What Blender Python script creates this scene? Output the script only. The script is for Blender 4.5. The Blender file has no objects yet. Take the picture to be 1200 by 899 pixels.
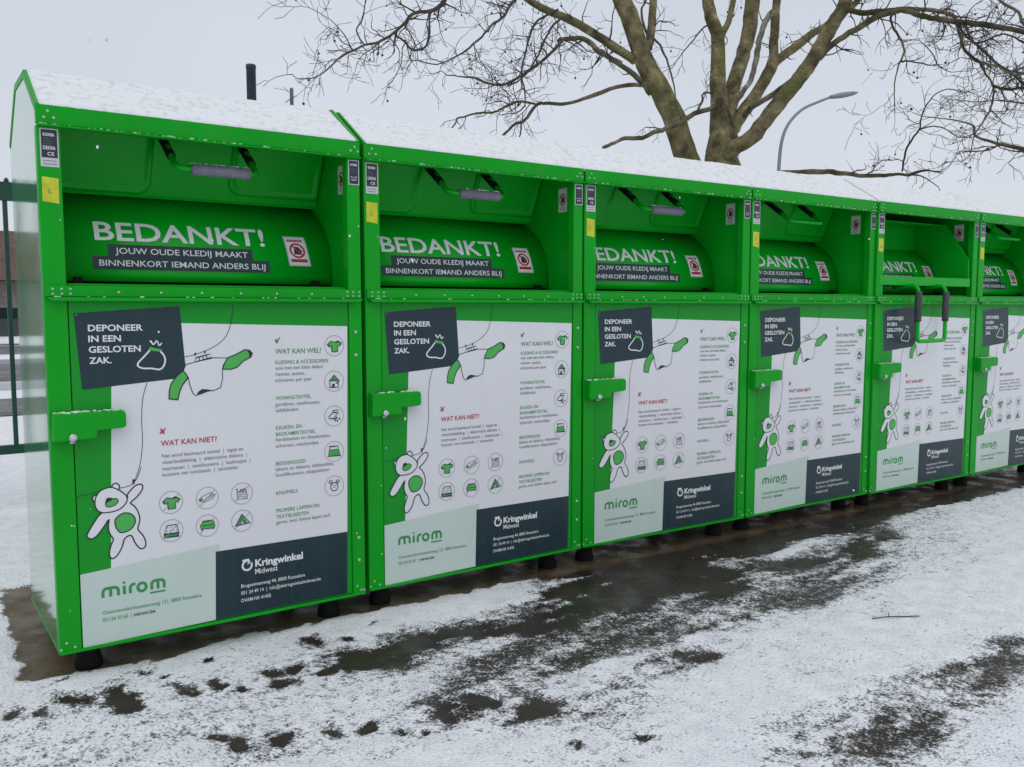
import bpy, bmesh, math, random
from mathutils import Vector, Matrix, noise

S = bpy.context.scene
COL = S.collection
# ------------------------------------------------------------------ camera
cam_d = bpy.data.cameras.new('camera')
cam = bpy.data.objects.new('camera', cam_d)
COL.objects.link(cam)
cam.location = (-0.3904, -3.4788, 1.3443)
cam.rotation_euler = (math.pi/2 - 0.0846, 0.0007, -0.5975)
cam_d.sensor_width = 36.0
cam_d.lens = 1037.35/1200*36
cam_d.clip_end = 2000
S.camera = cam
# ------------------------------------------------------------------ sky, sun, exposure
SUN_EL, SUN_AZ = math.radians(52), math.radians(205)   # azimuth from +Y clockwise
wd = bpy.data.worlds.new('World'); S.world = wd; wd.use_nodes = True
nt = wd.node_tree; N = nt.nodes; N.clear()
out = N.new('ShaderNodeOutputWorld'); bg = N.new('ShaderNodeBackground')
sky = N.new('ShaderNodeTexSky'); sky.sky_type = 'NISHITA'; sky.sun_disc = False
sky.sun_elevation = SUN_EL; sky.sun_rotation = SUN_AZ
tc = N.new('ShaderNodeTexCoord'); sep = N.new('ShaderNodeSeparateXYZ')
nt.links.new(tc.outputs['Generated'], sep.inputs[0])
ramp = N.new('ShaderNodeValToRGB')           # overcast: brighter towards the zenith
ramp.color_ramp.elements[0].position = 0.0; ramp.color_ramp.elements[0].color = (0.66, 0.69, 0.74, 1)
ramp.color_ramp.elements[1].position = 1.0; ramp.color_ramp.elements[1].color = (0.86, 0.88, 0.93, 1)
e = ramp.color_ramp.elements.new(0.30); e.color = (0.61, 0.655, 0.73, 1)
nt.links.new(sep.outputs['Z'], ramp.inputs[0])
cl = N.new('ShaderNodeTexNoise'); cl.inputs['Scale'].default_value = 2.2; cl.inputs['Detail'].default_value = 4
nt.links.new(tc.outputs['Generated'], cl.inputs['Vector'])
clr = N.new('ShaderNodeMapRange'); clr.inputs[1].default_value = .3; clr.inputs[2].default_value = .7
clr.inputs[3].default_value = .95; clr.inputs[4].default_value = 1.05
nt.links.new(cl.outputs['Fac'], clr.inputs[0])
vm = N.new('ShaderNodeVectorMath'); vm.operation = 'SCALE'
nt.links.new(ramp.outputs[0], vm.inputs[0]); nt.links.new(clr.outputs[0], vm.inputs['Scale'])
scl = N.new('ShaderNodeVectorMath'); scl.operation = 'SCALE'; scl.inputs['Scale'].default_value = 10.0
nt.links.new(vm.outputs[0], scl.inputs[0])
mx = N.new('ShaderNodeMix'); mx.data_type = 'RGBA'; mx.inputs['Factor'].default_value = 0.93
nt.links.new(sky.outputs[0], mx.inputs['A']); nt.links.new(scl.outputs[0], mx.inputs['B'])
nt.links.new(mx.outputs['Result'], bg.inputs[0]); bg.inputs[1].default_value = 0.1
nt.links.new(bg.outputs[0], out.inputs[0])
sd = bpy.data.lights.new('sun', 'SUN'); sd.energy = 0.5; sd.angle = math.radians(40); sd.color = (1, .97, .93)
sun = bpy.data.objects.new('sun', sd); COL.objects.link(sun)
sv = Vector((math.sin(SUN_AZ)*math.cos(SUN_EL), math.cos(SUN_AZ)*math.cos(SUN_EL), math.sin(SUN_EL)))
sun.rotation_euler = sv.to_track_quat('Z', 'Y').to_euler(); sun.location = sv*50
S.view_settings.view_transform = 'Standard'; S.view_settings.look = 'None'
S.view_settings.exposure = 0.12; S.view_settings.gamma = 1.0; S.view_settings.use_curve_mapping = False
S.render.engine = 'CYCLES'

rnd = random.Random(7)
# ------------------------------------------------------------------ materials
def srgb(r, g, b):
    f = lambda c: c/12.92 if c <= .04045 else ((c+.055)/1.055)**2.4
    return (f(r/255), f(g/255), f(b/255), 1)
MATS = {}
def mat(name, col, rough=.5, metal=0, spec=.5, var=0, vscale=3, bump=0, bscale=40, rvar=0, coat=0, col2=None, streak=0):
    if name in MATS: return MATS[name]
    m = bpy.data.materials.new(name); m.use_nodes = True
    t = m.node_tree; b = t.nodes['Principled BSDF']
    b.inputs['Base Color'].default_value = col; b.inputs['Roughness'].default_value = rough
    b.inputs['Metallic'].default_value = metal; b.inputs['Specular IOR Level'].default_value = spec
    b.inputs['Coat Weight'].default_value = coat; b.inputs['Coat Roughness'].default_value = .08
    geo = t.nodes.new('ShaderNodeNewGeometry')
    def ntex(sc, det=5):
        n = t.nodes.new('ShaderNodeTexNoise'); n.inputs['Scale'].default_value = sc; n.inputs['Detail'].default_value = det
        t.links.new(geo.outputs['Position'], n.inputs['Vector']); return n
    if var or col2:
        n = ntex(vscale); r = t.nodes.new('ShaderNodeValToRGB')
        r.color_ramp.elements[0].position = .35; r.color_ramp.elements[1].position = .65
        if col2: r.color_ramp.elements[0].color = col; r.color_ramp.elements[1].color = col2
        else:
            r.color_ramp.elements[0].color = tuple(c*(1-var) for c in col[:3])+(1,)
            r.color_ramp.elements[1].color = tuple(min(1, c*(1+var)) for c in col[:3])+(1,)
        t.links.new(n.outputs['Fac'], r.inputs[0]); t.links.new(r.outputs[0], b.inputs['Base Color'])
    if rvar:
        n = ntex(vscale*2.3); mr = t.nodes.new('ShaderNodeMapRange')
        mr.inputs[1].default_value = .3; mr.inputs[2].default_value = .7
        mr.inputs[3].default_value = max(.02, rough-rvar); mr.inputs[4].default_value = rough+rvar
        t.links.new(n.outputs['Fac'], mr.inputs[0]); t.links.new(mr.outputs[0], b.inputs['Roughness'])
    if bump:
        n = ntex(bscale); bp = t.nodes.new('ShaderNodeBump'); bp.inputs['Strength'].default_value = bump
        bp.inputs['Distance'].default_value = .01
        t.links.new(n.outputs['Fac'], bp.inputs['Height']); t.links.new(bp.outputs[0], b.inputs['Normal'])
    if streak:
        mp = t.nodes.new('ShaderNodeMapping'); mp.inputs['Scale'].default_value = (26, 26, 1.1); t.links.new(geo.outputs['Position'], mp.inputs['Vector'])
        n = t.nodes.new('ShaderNodeTexNoise'); n.inputs['Scale'].default_value = 1; n.inputs['Detail'].default_value = 6; n.inputs['Roughness'].default_value = .65
        t.links.new(mp.outputs[0], n.inputs['Vector'])
        mr = t.nodes.new('ShaderNodeMapRange'); mr.inputs[1].default_value = .42; mr.inputs[2].default_value = .72; mr.inputs[3].default_value = 0; mr.inputs[4].default_value = streak
        t.links.new(n.outputs['Fac'], mr.inputs[0])
        dm = t.nodes.new('ShaderNodeMix'); dm.data_type = 'RGBA'; dm.inputs['B'].default_value = (.16, .15, .13, 1)
        t.links.new(mr.outputs[0], dm.inputs['Factor'])
        ln = [l for l in t.links if l.to_socket == b.inputs['Base Color']]
        if ln: t.links.new(ln[0].from_socket, dm.inputs['A'])
        else: dm.inputs['A'].default_value = col
        t.links.new(dm.outputs['Result'], b.inputs['Base Color'])
    MATS[name] = m; return m
GREEN = (0.001, 0.325, 0.012, 1)
M_green = mat('green_paint', GREEN, .36, spec=.16, var=.06, vscale=2.2, bump=.03, bscale=6, rvar=.07, streak=.07)
M_side = mat('glossy_green_sheet', (0.02, 0.30, 0.07, 1), .06, spec=1.0, bump=.04, bscale=3.5, rvar=.04, var=.1, coat=1)
M_side.node_tree.nodes['Principled BSDF'].inputs['IOR'].default_value = 2.3
M_side.node_tree.nodes['Principled BSDF'].inputs['Coat IOR'].default_value = 1.7
M_print = mat('green_print', (0.006, 0.28, 0.020, 1), .42, spec=.22, rvar=.06)
M_inner = mat('green_plastic', (0.001, 0.385, 0.017, 1), .36, spec=.24, var=.05, bump=.03, bscale=7, rvar=.06)
M_white = mat('poster_white', (.70, .71, .74, 1), .42, var=.015, vscale=1.5, rvar=.06, streak=.03)
M_mint = mat('mint_print', (.52, .635, .58, 1), .40, var=.02, rvar=.06, streak=.04)
M_navy = mat('navy_print', (0.011, 0.033, 0.044, 1), .30, spec=.35, rvar=.10, streak=.06)
M_line = mat('ink_line', (0.012, 0.018, 0.035, 1), .45)
M_grey = mat('ink_grey', (.16, .17, .20, 1), .45)
M_ring = mat('ink_ring', (.32, .30, .34, 1), .45)
M_lgreen = mat('light_green_print', (0.06, 0.42, 0.07, 1), .42)
M_dgreen = mat('dark_green_ink', (0.03, 0.26, 0.07, 1), .45)
M_red = mat('red_ink', (0.42, 0.02, 0.04, 1), .45)
M_letter = mat('white_letter', (.72, .74, .76, 1), .42)
M_black = mat('black_rubber', (0.007, 0.007, 0.008, 1), .75, spec=.2, bump=.1)
M_dark = mat('dark_inside', (0.01, 0.05, 0.015, 1), .7)
M_grip = mat('grey_foam', (.21, .20, .26, 1), .8, bump=.25, bscale=220, var=.15, vscale=30)
M_gripd = mat('dark_grip', (.05, .055, .065, 1), .7, bump=.2, bscale=200, var=.2, vscale=25)
M_metal = mat('bare_steel', (.55, .55, .55, 1), .35, metal=1, bump=.1, bscale=60)
M_rivet = mat('rivet', (.30, .55, .36, 1), .35, metal=.3)
M_yellow = mat('yellow_tape', (.52, .55, .02, 1), .45, var=.12, vscale=25)
M_silver = mat('silver_label', (.52, .52, .56, 1), .4)
M_black2 = mat('label_black', (.018, .018, .035, 1), .35)
# fresh snow
def snow_mat(name, sparse=0.0, grain=85):
    m = bpy.data.materials.new(name); m.use_nodes = True
    t = m.node_tree; b = t.nodes['Principled BSDF']
    b.inputs['Roughness'].default_value = .75; b.inputs['Specular IOR Level'].default_value = .25
    geo = t.nodes.new('ShaderNodeNewGeometry')
    n1 = t.nodes.new('ShaderNodeTexNoise'); n1.inputs['Scale'].default_value = grain; n1.inputs['Detail'].default_value = 6; n1.inputs['Roughness'].default_value = .7
    n2 = t.nodes.new('ShaderNodeTexNoise'); n2.inputs['Scale'].default_value = 34; n2.inputs['Detail'].default_value = 5
    for n in (n1, n2): t.links.new(geo.outputs['Position'], n.inputs['Vector'])
    ad = t.nodes.new('ShaderNodeMath'); ad.operation = 'MULTIPLY_ADD'; ad.inputs[1].default_value = .6
    t.links.new(n1.outputs['Fac'], ad.inputs[0]); t.links.new(n2.outputs['Fac'], ad.inputs[2])
    bp = t.nodes.new('ShaderNodeBump'); bp.inputs['Strength'].default_value = .45; bp.inputs['Distance'].default_value = .010
    t.links.new(ad.outputs[0], bp.inputs['Height']); t.links.new(bp.outputs[0], b.inputs['Normal'])
    r = t.nodes.new('ShaderNodeValToRGB')
    r.color_ramp.elements[0].position = .60; r.color_ramp.elements[0].color = (.60, .63, .63, 1)
    r.color_ramp.elements[1].position = .78; r.color_ramp.elements[1].color = (.76, .775, .795, 1)
    t.links.new(ad.outputs[0], r.inputs[0]); t.links.new(r.outputs[0], b.inputs['Base Color'])
    return m
M_snow = snow_mat('snow')
M_roofsnow = snow_mat('roof_snow', .6, 60)

# ------------------------------------------------------------------ mesh helper
class MB:
    def __init__(s): s.bm = bmesh.new(); s.mats = []
    def mi(s, m):
        if m not in s.mats: s.mats.append(m)
        return s.mats.index(m)
    def face(s, vs, m, smooth=False):
        try: f = s.bm.faces.new(vs)
        except ValueError: return None
        f.material_index = s.mi(m); f.smooth = smooth; return f
    def poly(s, pts, m): return s.face([s.bm.verts.new(p) for p in pts], m)
    def box(s, a, b, m, bev=0):
        x0, y0, z0 = a; x1, y1, z1 = b
        t = bmesh.new(); bmesh.ops.create_cube(t, size=1)
        for v in t.verts: v.co = Vector((x0+(x1-x0)*(v.co.x+.5), y0+(y1-y0)*(v.co.y+.5), z0+(z1-z0)*(v.co.z+.5)))
        if bev: bmesh.ops.bevel(t, geom=t.edges[:], offset=bev, segments=2, affect='EDGES', profile=.5)
        s.join(t, m)
    def join(s, t, m, smooth=False):
        mp = {}
        for v in t.verts: mp[v] = s.bm.verts.new(v.co)
        for f in t.faces: s.face([mp[v] for v in f.verts], m, smooth or f.smooth)
        t.free()
    def prism(s, prof, x0, x1, m, axis='x', bev=0):
        """closed profile of (a,b) pairs extruded along an axis; axis x: (y,z)  y: (x,z)  z: (x,y)"""
        def P(q, w): return {'x': (w, q[0], q[1]), 'y': (q[0], w, q[1]), 'z': (q[0], q[1], w)}[axis]
        t = bmesh.new()
        A = [t.verts.new(P(q, x0)) for q in prof]; B = [t.verts.new(P(q, x1)) for q in prof]
        n = len(prof)
        t.faces.new(A); t.faces.new(B[::-1])
        for i in range(n): t.faces.new((A[i], B[i], B[(i+1) % n], A[(i+1) % n]))
        bmesh.ops.recalc_face_normals(t, faces=t.faces[:])
        if bev: bmesh.ops.bevel(t, geom=t.edges[:], offset=bev, segments=2, affect='EDGES', profile=.5)
        s.join(t, m)
    def tube(s, pts, rad, m, n=8, cap=True, wob=0):
        pts = [Vector(p) for p in pts]
        if not hasattr(rad, '__len__'): rad = [rad]*len(pts)
        rings = []; up = None
        for i, p in enumerate(pts):
            d = (pts[min(i+1, len(pts)-1)]-pts[max(i-1, 0)]).normalized()
            if up is None:
                a = Vector((0, 0, 1)) if abs(d.z) < .9 else Vector((1, 0, 0))
                up = (a-d*a.dot(d)).normalized()
            else:
                up = up-d*up.dot(d)
                if up.length < 1e-5: up = d.orthogonal()
                up.normalize()
            sd_ = d.cross(up)
            ring = []
            for k in range(n):
                an = 2*math.pi*k/n; r = rad[i]
                if wob:
                    q = p+(up*math.cos(an)+sd_*math.sin(an))*r
                    r *= 1+wob*noise.noise(q*3.1)+wob*.6*noise.noise(q*8)
                ring.append(s.bm.verts.new(p+(up*math.cos(an)+sd_*math.sin(an))*r))
            rings.append(ring)
        for a, b in zip(rings, rings[1:]):
            for k in range(n): s.face((a[k], a[(k+1) % n], b[(k+1) % n], b[k]), m, n > 5)
        if cap:
            s.face(rings[0][::-1], m); s.face(rings[-1], m)
    def lathe(s, prof, c, m, n=20, axis='z'):
        rings = []
        for r, h in prof:
            ring = []
            for k in range(n):
                a = 2*math.pi*k/n; u, w = r*math.cos(a), r*math.sin(a)
                q = (u, w, h) if axis == 'z' else (u, -h, w)
                ring.append(s.bm.verts.new(Vector(c)+Vector(q)))
            rings.append(ring)
        for a, b in zip(rings, rings[1:]):
            for k in range(n): s.face((a[k], a[(k+1) % n], b[(k+1) % n], b[k]), m, True)
        s.face(rings[0][::-1], m); s.face(rings[-1], m)
    def blob(s, c, r, m, sc=(1, 1, 1), sub=1, jit=0):
        t = bmesh.new(); bmesh.ops.create_icosphere(t, subdivisions=sub, radius=1)
        for v in t.verts:
            k = 1+jit*(rnd.random()-.5)
            v.co = Vector((c[0]+v.co.x*r*sc[0]*k, c[1]+v.co.y*r*sc[1]*k, c[2]+v.co.z*r*sc[2]*k))
        s.join(t, m, True)
    # --- flat artwork in the x,z plane at depth y
    def fill(s, pts, y, m): return s.poly([(x, y, z) for x, z in pts], m)
    def rect(s, x0, z0, x1, z1, y, m): s.fill([(x0, z0), (x1, z0), (x1, z1), (x0, z1)], y, m)
    def stroke(s, pts, w, y, m, closed=False):
        P = [Vector((p[0], p[1])) for p in pts]; n = len(P); L = []; R = []
        for i in range(n):
            if closed: a, b = P[i-1], P[(i+1) % n]
            else: a, b = P[max(i-1, 0)], P[min(i+1, n-1)]
            d = (b-a)
            if d.length < 1e-9: d = Vector((1, 0))
            d.normalize(); nn = Vector((-d.y, d.x))*w/2
            ww = nn
            if 0 < i < n-1 or closed:
                d1 = (P[i]-P[i-1]); 
                if d1.length > 1e-9:
                    c = abs(d1.normalized().dot(d)); ww = nn/max(c, .5)
            L.append(s.bm.verts.new((P[i].x+ww.x, y, P[i].y+ww.y))); R.append(s.bm.verts.new((P[i].x-ww.x, y, P[i].y-ww.y)))
        for i in range(n if closed else n-1):
            j = (i+1) % n; s.face((R[i], R[j], L[j], L[i]), m)
    def text(s, body, x0, z0, m, y, x1=None, cap=None, bold=0.0, shear=0, split=None, warp=None):
        """text with its baseline at z0 from x0 to x1 and capitals cap high"""
        cu = bpy.data.curves.new('t', 'FONT'); cu.body = body; cu.size = 1; cu.offset = bold; cu.resolution_u = 3; cu.shear = shear
        ob = bpy.data.objects.new('t', cu); COL.objects.link(ob)
        dg = bpy.context.evaluated_depsgraph_get(); me = bpy.data.meshes.new_from_object(ob.evaluated_get(dg))
        bpy.data.objects.remove(ob); bpy.data.curves.remove(cu)
        xs = [v.co.x for v in me.vertices]
        if not xs: return
        a, b = min(xs), max(xs)
        sz = cap/(.695+bold*2) if cap else 1
        sx = (x1-x0)/(b-a) if x1 else sz
        t = bmesh.new(); t.from_mesh(me); bpy.data.meshes.remove(me)
        for v in t.verts: v.co = Vector((x0+(v.co.x-a)*sx, y, z0+(v.co.y+bold)*sz))
        if split:
            for zz in split:
                bmesh.ops.bisect_plane(t, geom=t.verts[:]+t.edges[:]+t.faces[:], plane_co=(0, 0, zz), plane_no=(0, 0, 1))
        if warp:
            for v in t.verts: v.co = warp(v.co)
        s.join(t, m)
    def build(s, name, parent=None, dz=0.0, smooth_all=False, recalc=False):
        if recalc: bmesh.ops.recalc_face_normals(s.bm, faces=s.bm.faces[:])
        me = bpy.data.meshes.new(name)
        if dz:
            for v in s.bm.verts: v.co.z += dz
        s.bm.to_mesh(me); s.bm.free()
        for m in s.mats: me.materials.append(m)
        o = bpy.data.objects.new(name, me); COL.objects.link(o)
        if parent: o.parent = parent
        return o
def smooth(pts, closed=False, k=4):
    P = [Vector(p) for p in pts]; n = len(P); out = []
    rng = range(n) if closed else range(n-1)
    for i in rng:
        if closed: a, b, c, d = P[i-1], P[i], P[(i+1) % n], P[(i+2) % n]
        else: a, b, c, d = P[max(i-1, 0)], P[i], P[i+1], P[min(i+2, n-1)]
        for j in range(k):
            t = j/k
            out.append(.5*((2*b)+(c-a)*t+(2*a-5*b+4*c-d)*t*t+(3*b-a-3*c+d)*t**3))
    if not closed: out.append(P[-1])
    return out
def tag(o, label=None, cat=None, group=None, kind=None):
    if label: o['label'] = label
    if cat: o['category'] = cat
    if group: o['group'] = group
    if kind: o['kind'] = kind
    return o
def empty(name, loc=(0, 0, 0), rz=0):
    o = bpy.data.objects.new(name, None); COL.objects.link(o); o.location = loc; o.rotation_euler = (0, 0, rz)
    o.empty_display_size = .2
    return o
DRAW = {
'bag':[(344, 1243),(325, 1222),(300, 1195),(302, 1182),(319, 1175),(346, 1174),(375, 1169),(390, 1182),(396, 1203),(391, 1222),(378, 1238)],
'tie':[(344, 1254),(362, 1248),(381, 1245),(388, 1240),(378, 1235),(344, 1240),(338, 1245)],
'knot':[(343, 1275),(347, 1275),(355, 1262),(359, 1264),(368, 1277),(372, 1271),(375, 1258),(379, 1259),(386, 1267)],
'head':[(137, 706),(143, 722),(159, 739),(188, 746),(207, 739),(230, 722),(244, 704),(242, 684),(224, 665),(200, 656),(165, 655),(145, 665),(136, 685)],
'earr':[(192, 743),(199, 756),(210, 758),(219, 750),(219, 738),(212, 732)],
'earl':[(144, 722),(134, 722),(128, 713),(131, 703),(138, 698)],
'muzz':[(172, 693),(186, 702),(208, 702),(214, 692),(205, 680),(185, 674),(173, 678)],
'nose':[(171, 698),(176, 707),(186, 709),(197, 702),(190, 697),(178, 692),(172, 687)],
'body':[(160, 657),(130, 623),(108, 587),(106, 574),(120, 565),(140, 576),(164, 606),(180, 628),(177, 595),(184, 569),(193, 553),(184, 531),(177, 502),(182, 484),(194, 483),(210, 499),(223, 524),(231, 549),(254, 558),(267, 528),(284, 504),(300, 506),(304, 525),(295, 552),(278, 578),(286, 610),(282, 640),(269, 666),(256, 680),(276, 697),(297, 722),(300, 739),(290, 746),(270, 738),(247, 713),(240, 693)],
'belly':[(205, 630),(227, 644),(250, 642),(268, 625),(269, 603),(252, 580),(221, 573),(206, 589),(200, 613)],
'str1':[(79, 724),(104, 728),(138, 733),(188, 745)],
'str2':[(219, 739),(242, 741),(262, 748),(282, 769),(298, 810)],
'clip':[(265, 767),(274, 766),(272, 748),(266, 749)],
'str3':[(329, 1122),(312, 1063),(305, 979),(306, 904),(294, 820),(275, 764),(268, 749)],
'str4':[(655, 1409),(649, 1354),(625, 1288),(577, 1248),(510, 1222),(468, 1213)],
'shirt':[(461, 1161),(470, 1183),(504, 1192),(536, 1199),(568, 1206),(627, 1203),(611, 1176),(607, 1161),(607, 1126),(598, 1090),(570, 1079),(540, 1085),(521, 1078),(504, 1063),(493, 1074),(483, 1105),(478, 1134)],
'hem':[(504, 1064),(514, 1079),(529, 1088),(548, 1084),(576, 1080),(547, 1076),(521, 1067)],
'slvl':[(457, 1160),(468, 1151),(477, 1134),(455, 1106),(444, 1081),(437, 1052),(405, 1057),(407, 1086),(414, 1112),(433, 1138)],
'slvr':[(627, 1203),(662, 1216),(698, 1234),(716, 1230),(726, 1219),(721, 1205),(689, 1189),(665, 1166),(638, 1159),(609, 1161),(616, 1182)],
'cuff':[(698, 1233),(716, 1233),(727, 1219),(722, 1205),(712, 1208),(714, 1217),(708, 1227)],
'coll':[(504, 1192),(509, 1208),(559, 1220),(567, 1206)],
'clipa':[(503, 1228),(510, 1227),(509, 1217),(503, 1217)],
'clipb':[(540, 1234),(546, 1234),(545, 1223),(540, 1224)],
'tick':[(819, 1273),(826, 1274),(827, 1265),(837, 1280),(841, 1279),(830, 1256),(823, 1256)],
'cross':[(368, 949),(376, 946),(380, 939),(387, 949),(390, 947),(383, 935),(385, 926),(379, 926),(376, 932),(370, 926),(366, 929),(373, 938)],
'swirl':[(672, 382),(666, 369),(676, 355),(693, 355),(700, 367),(696, 379)],
}
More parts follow.
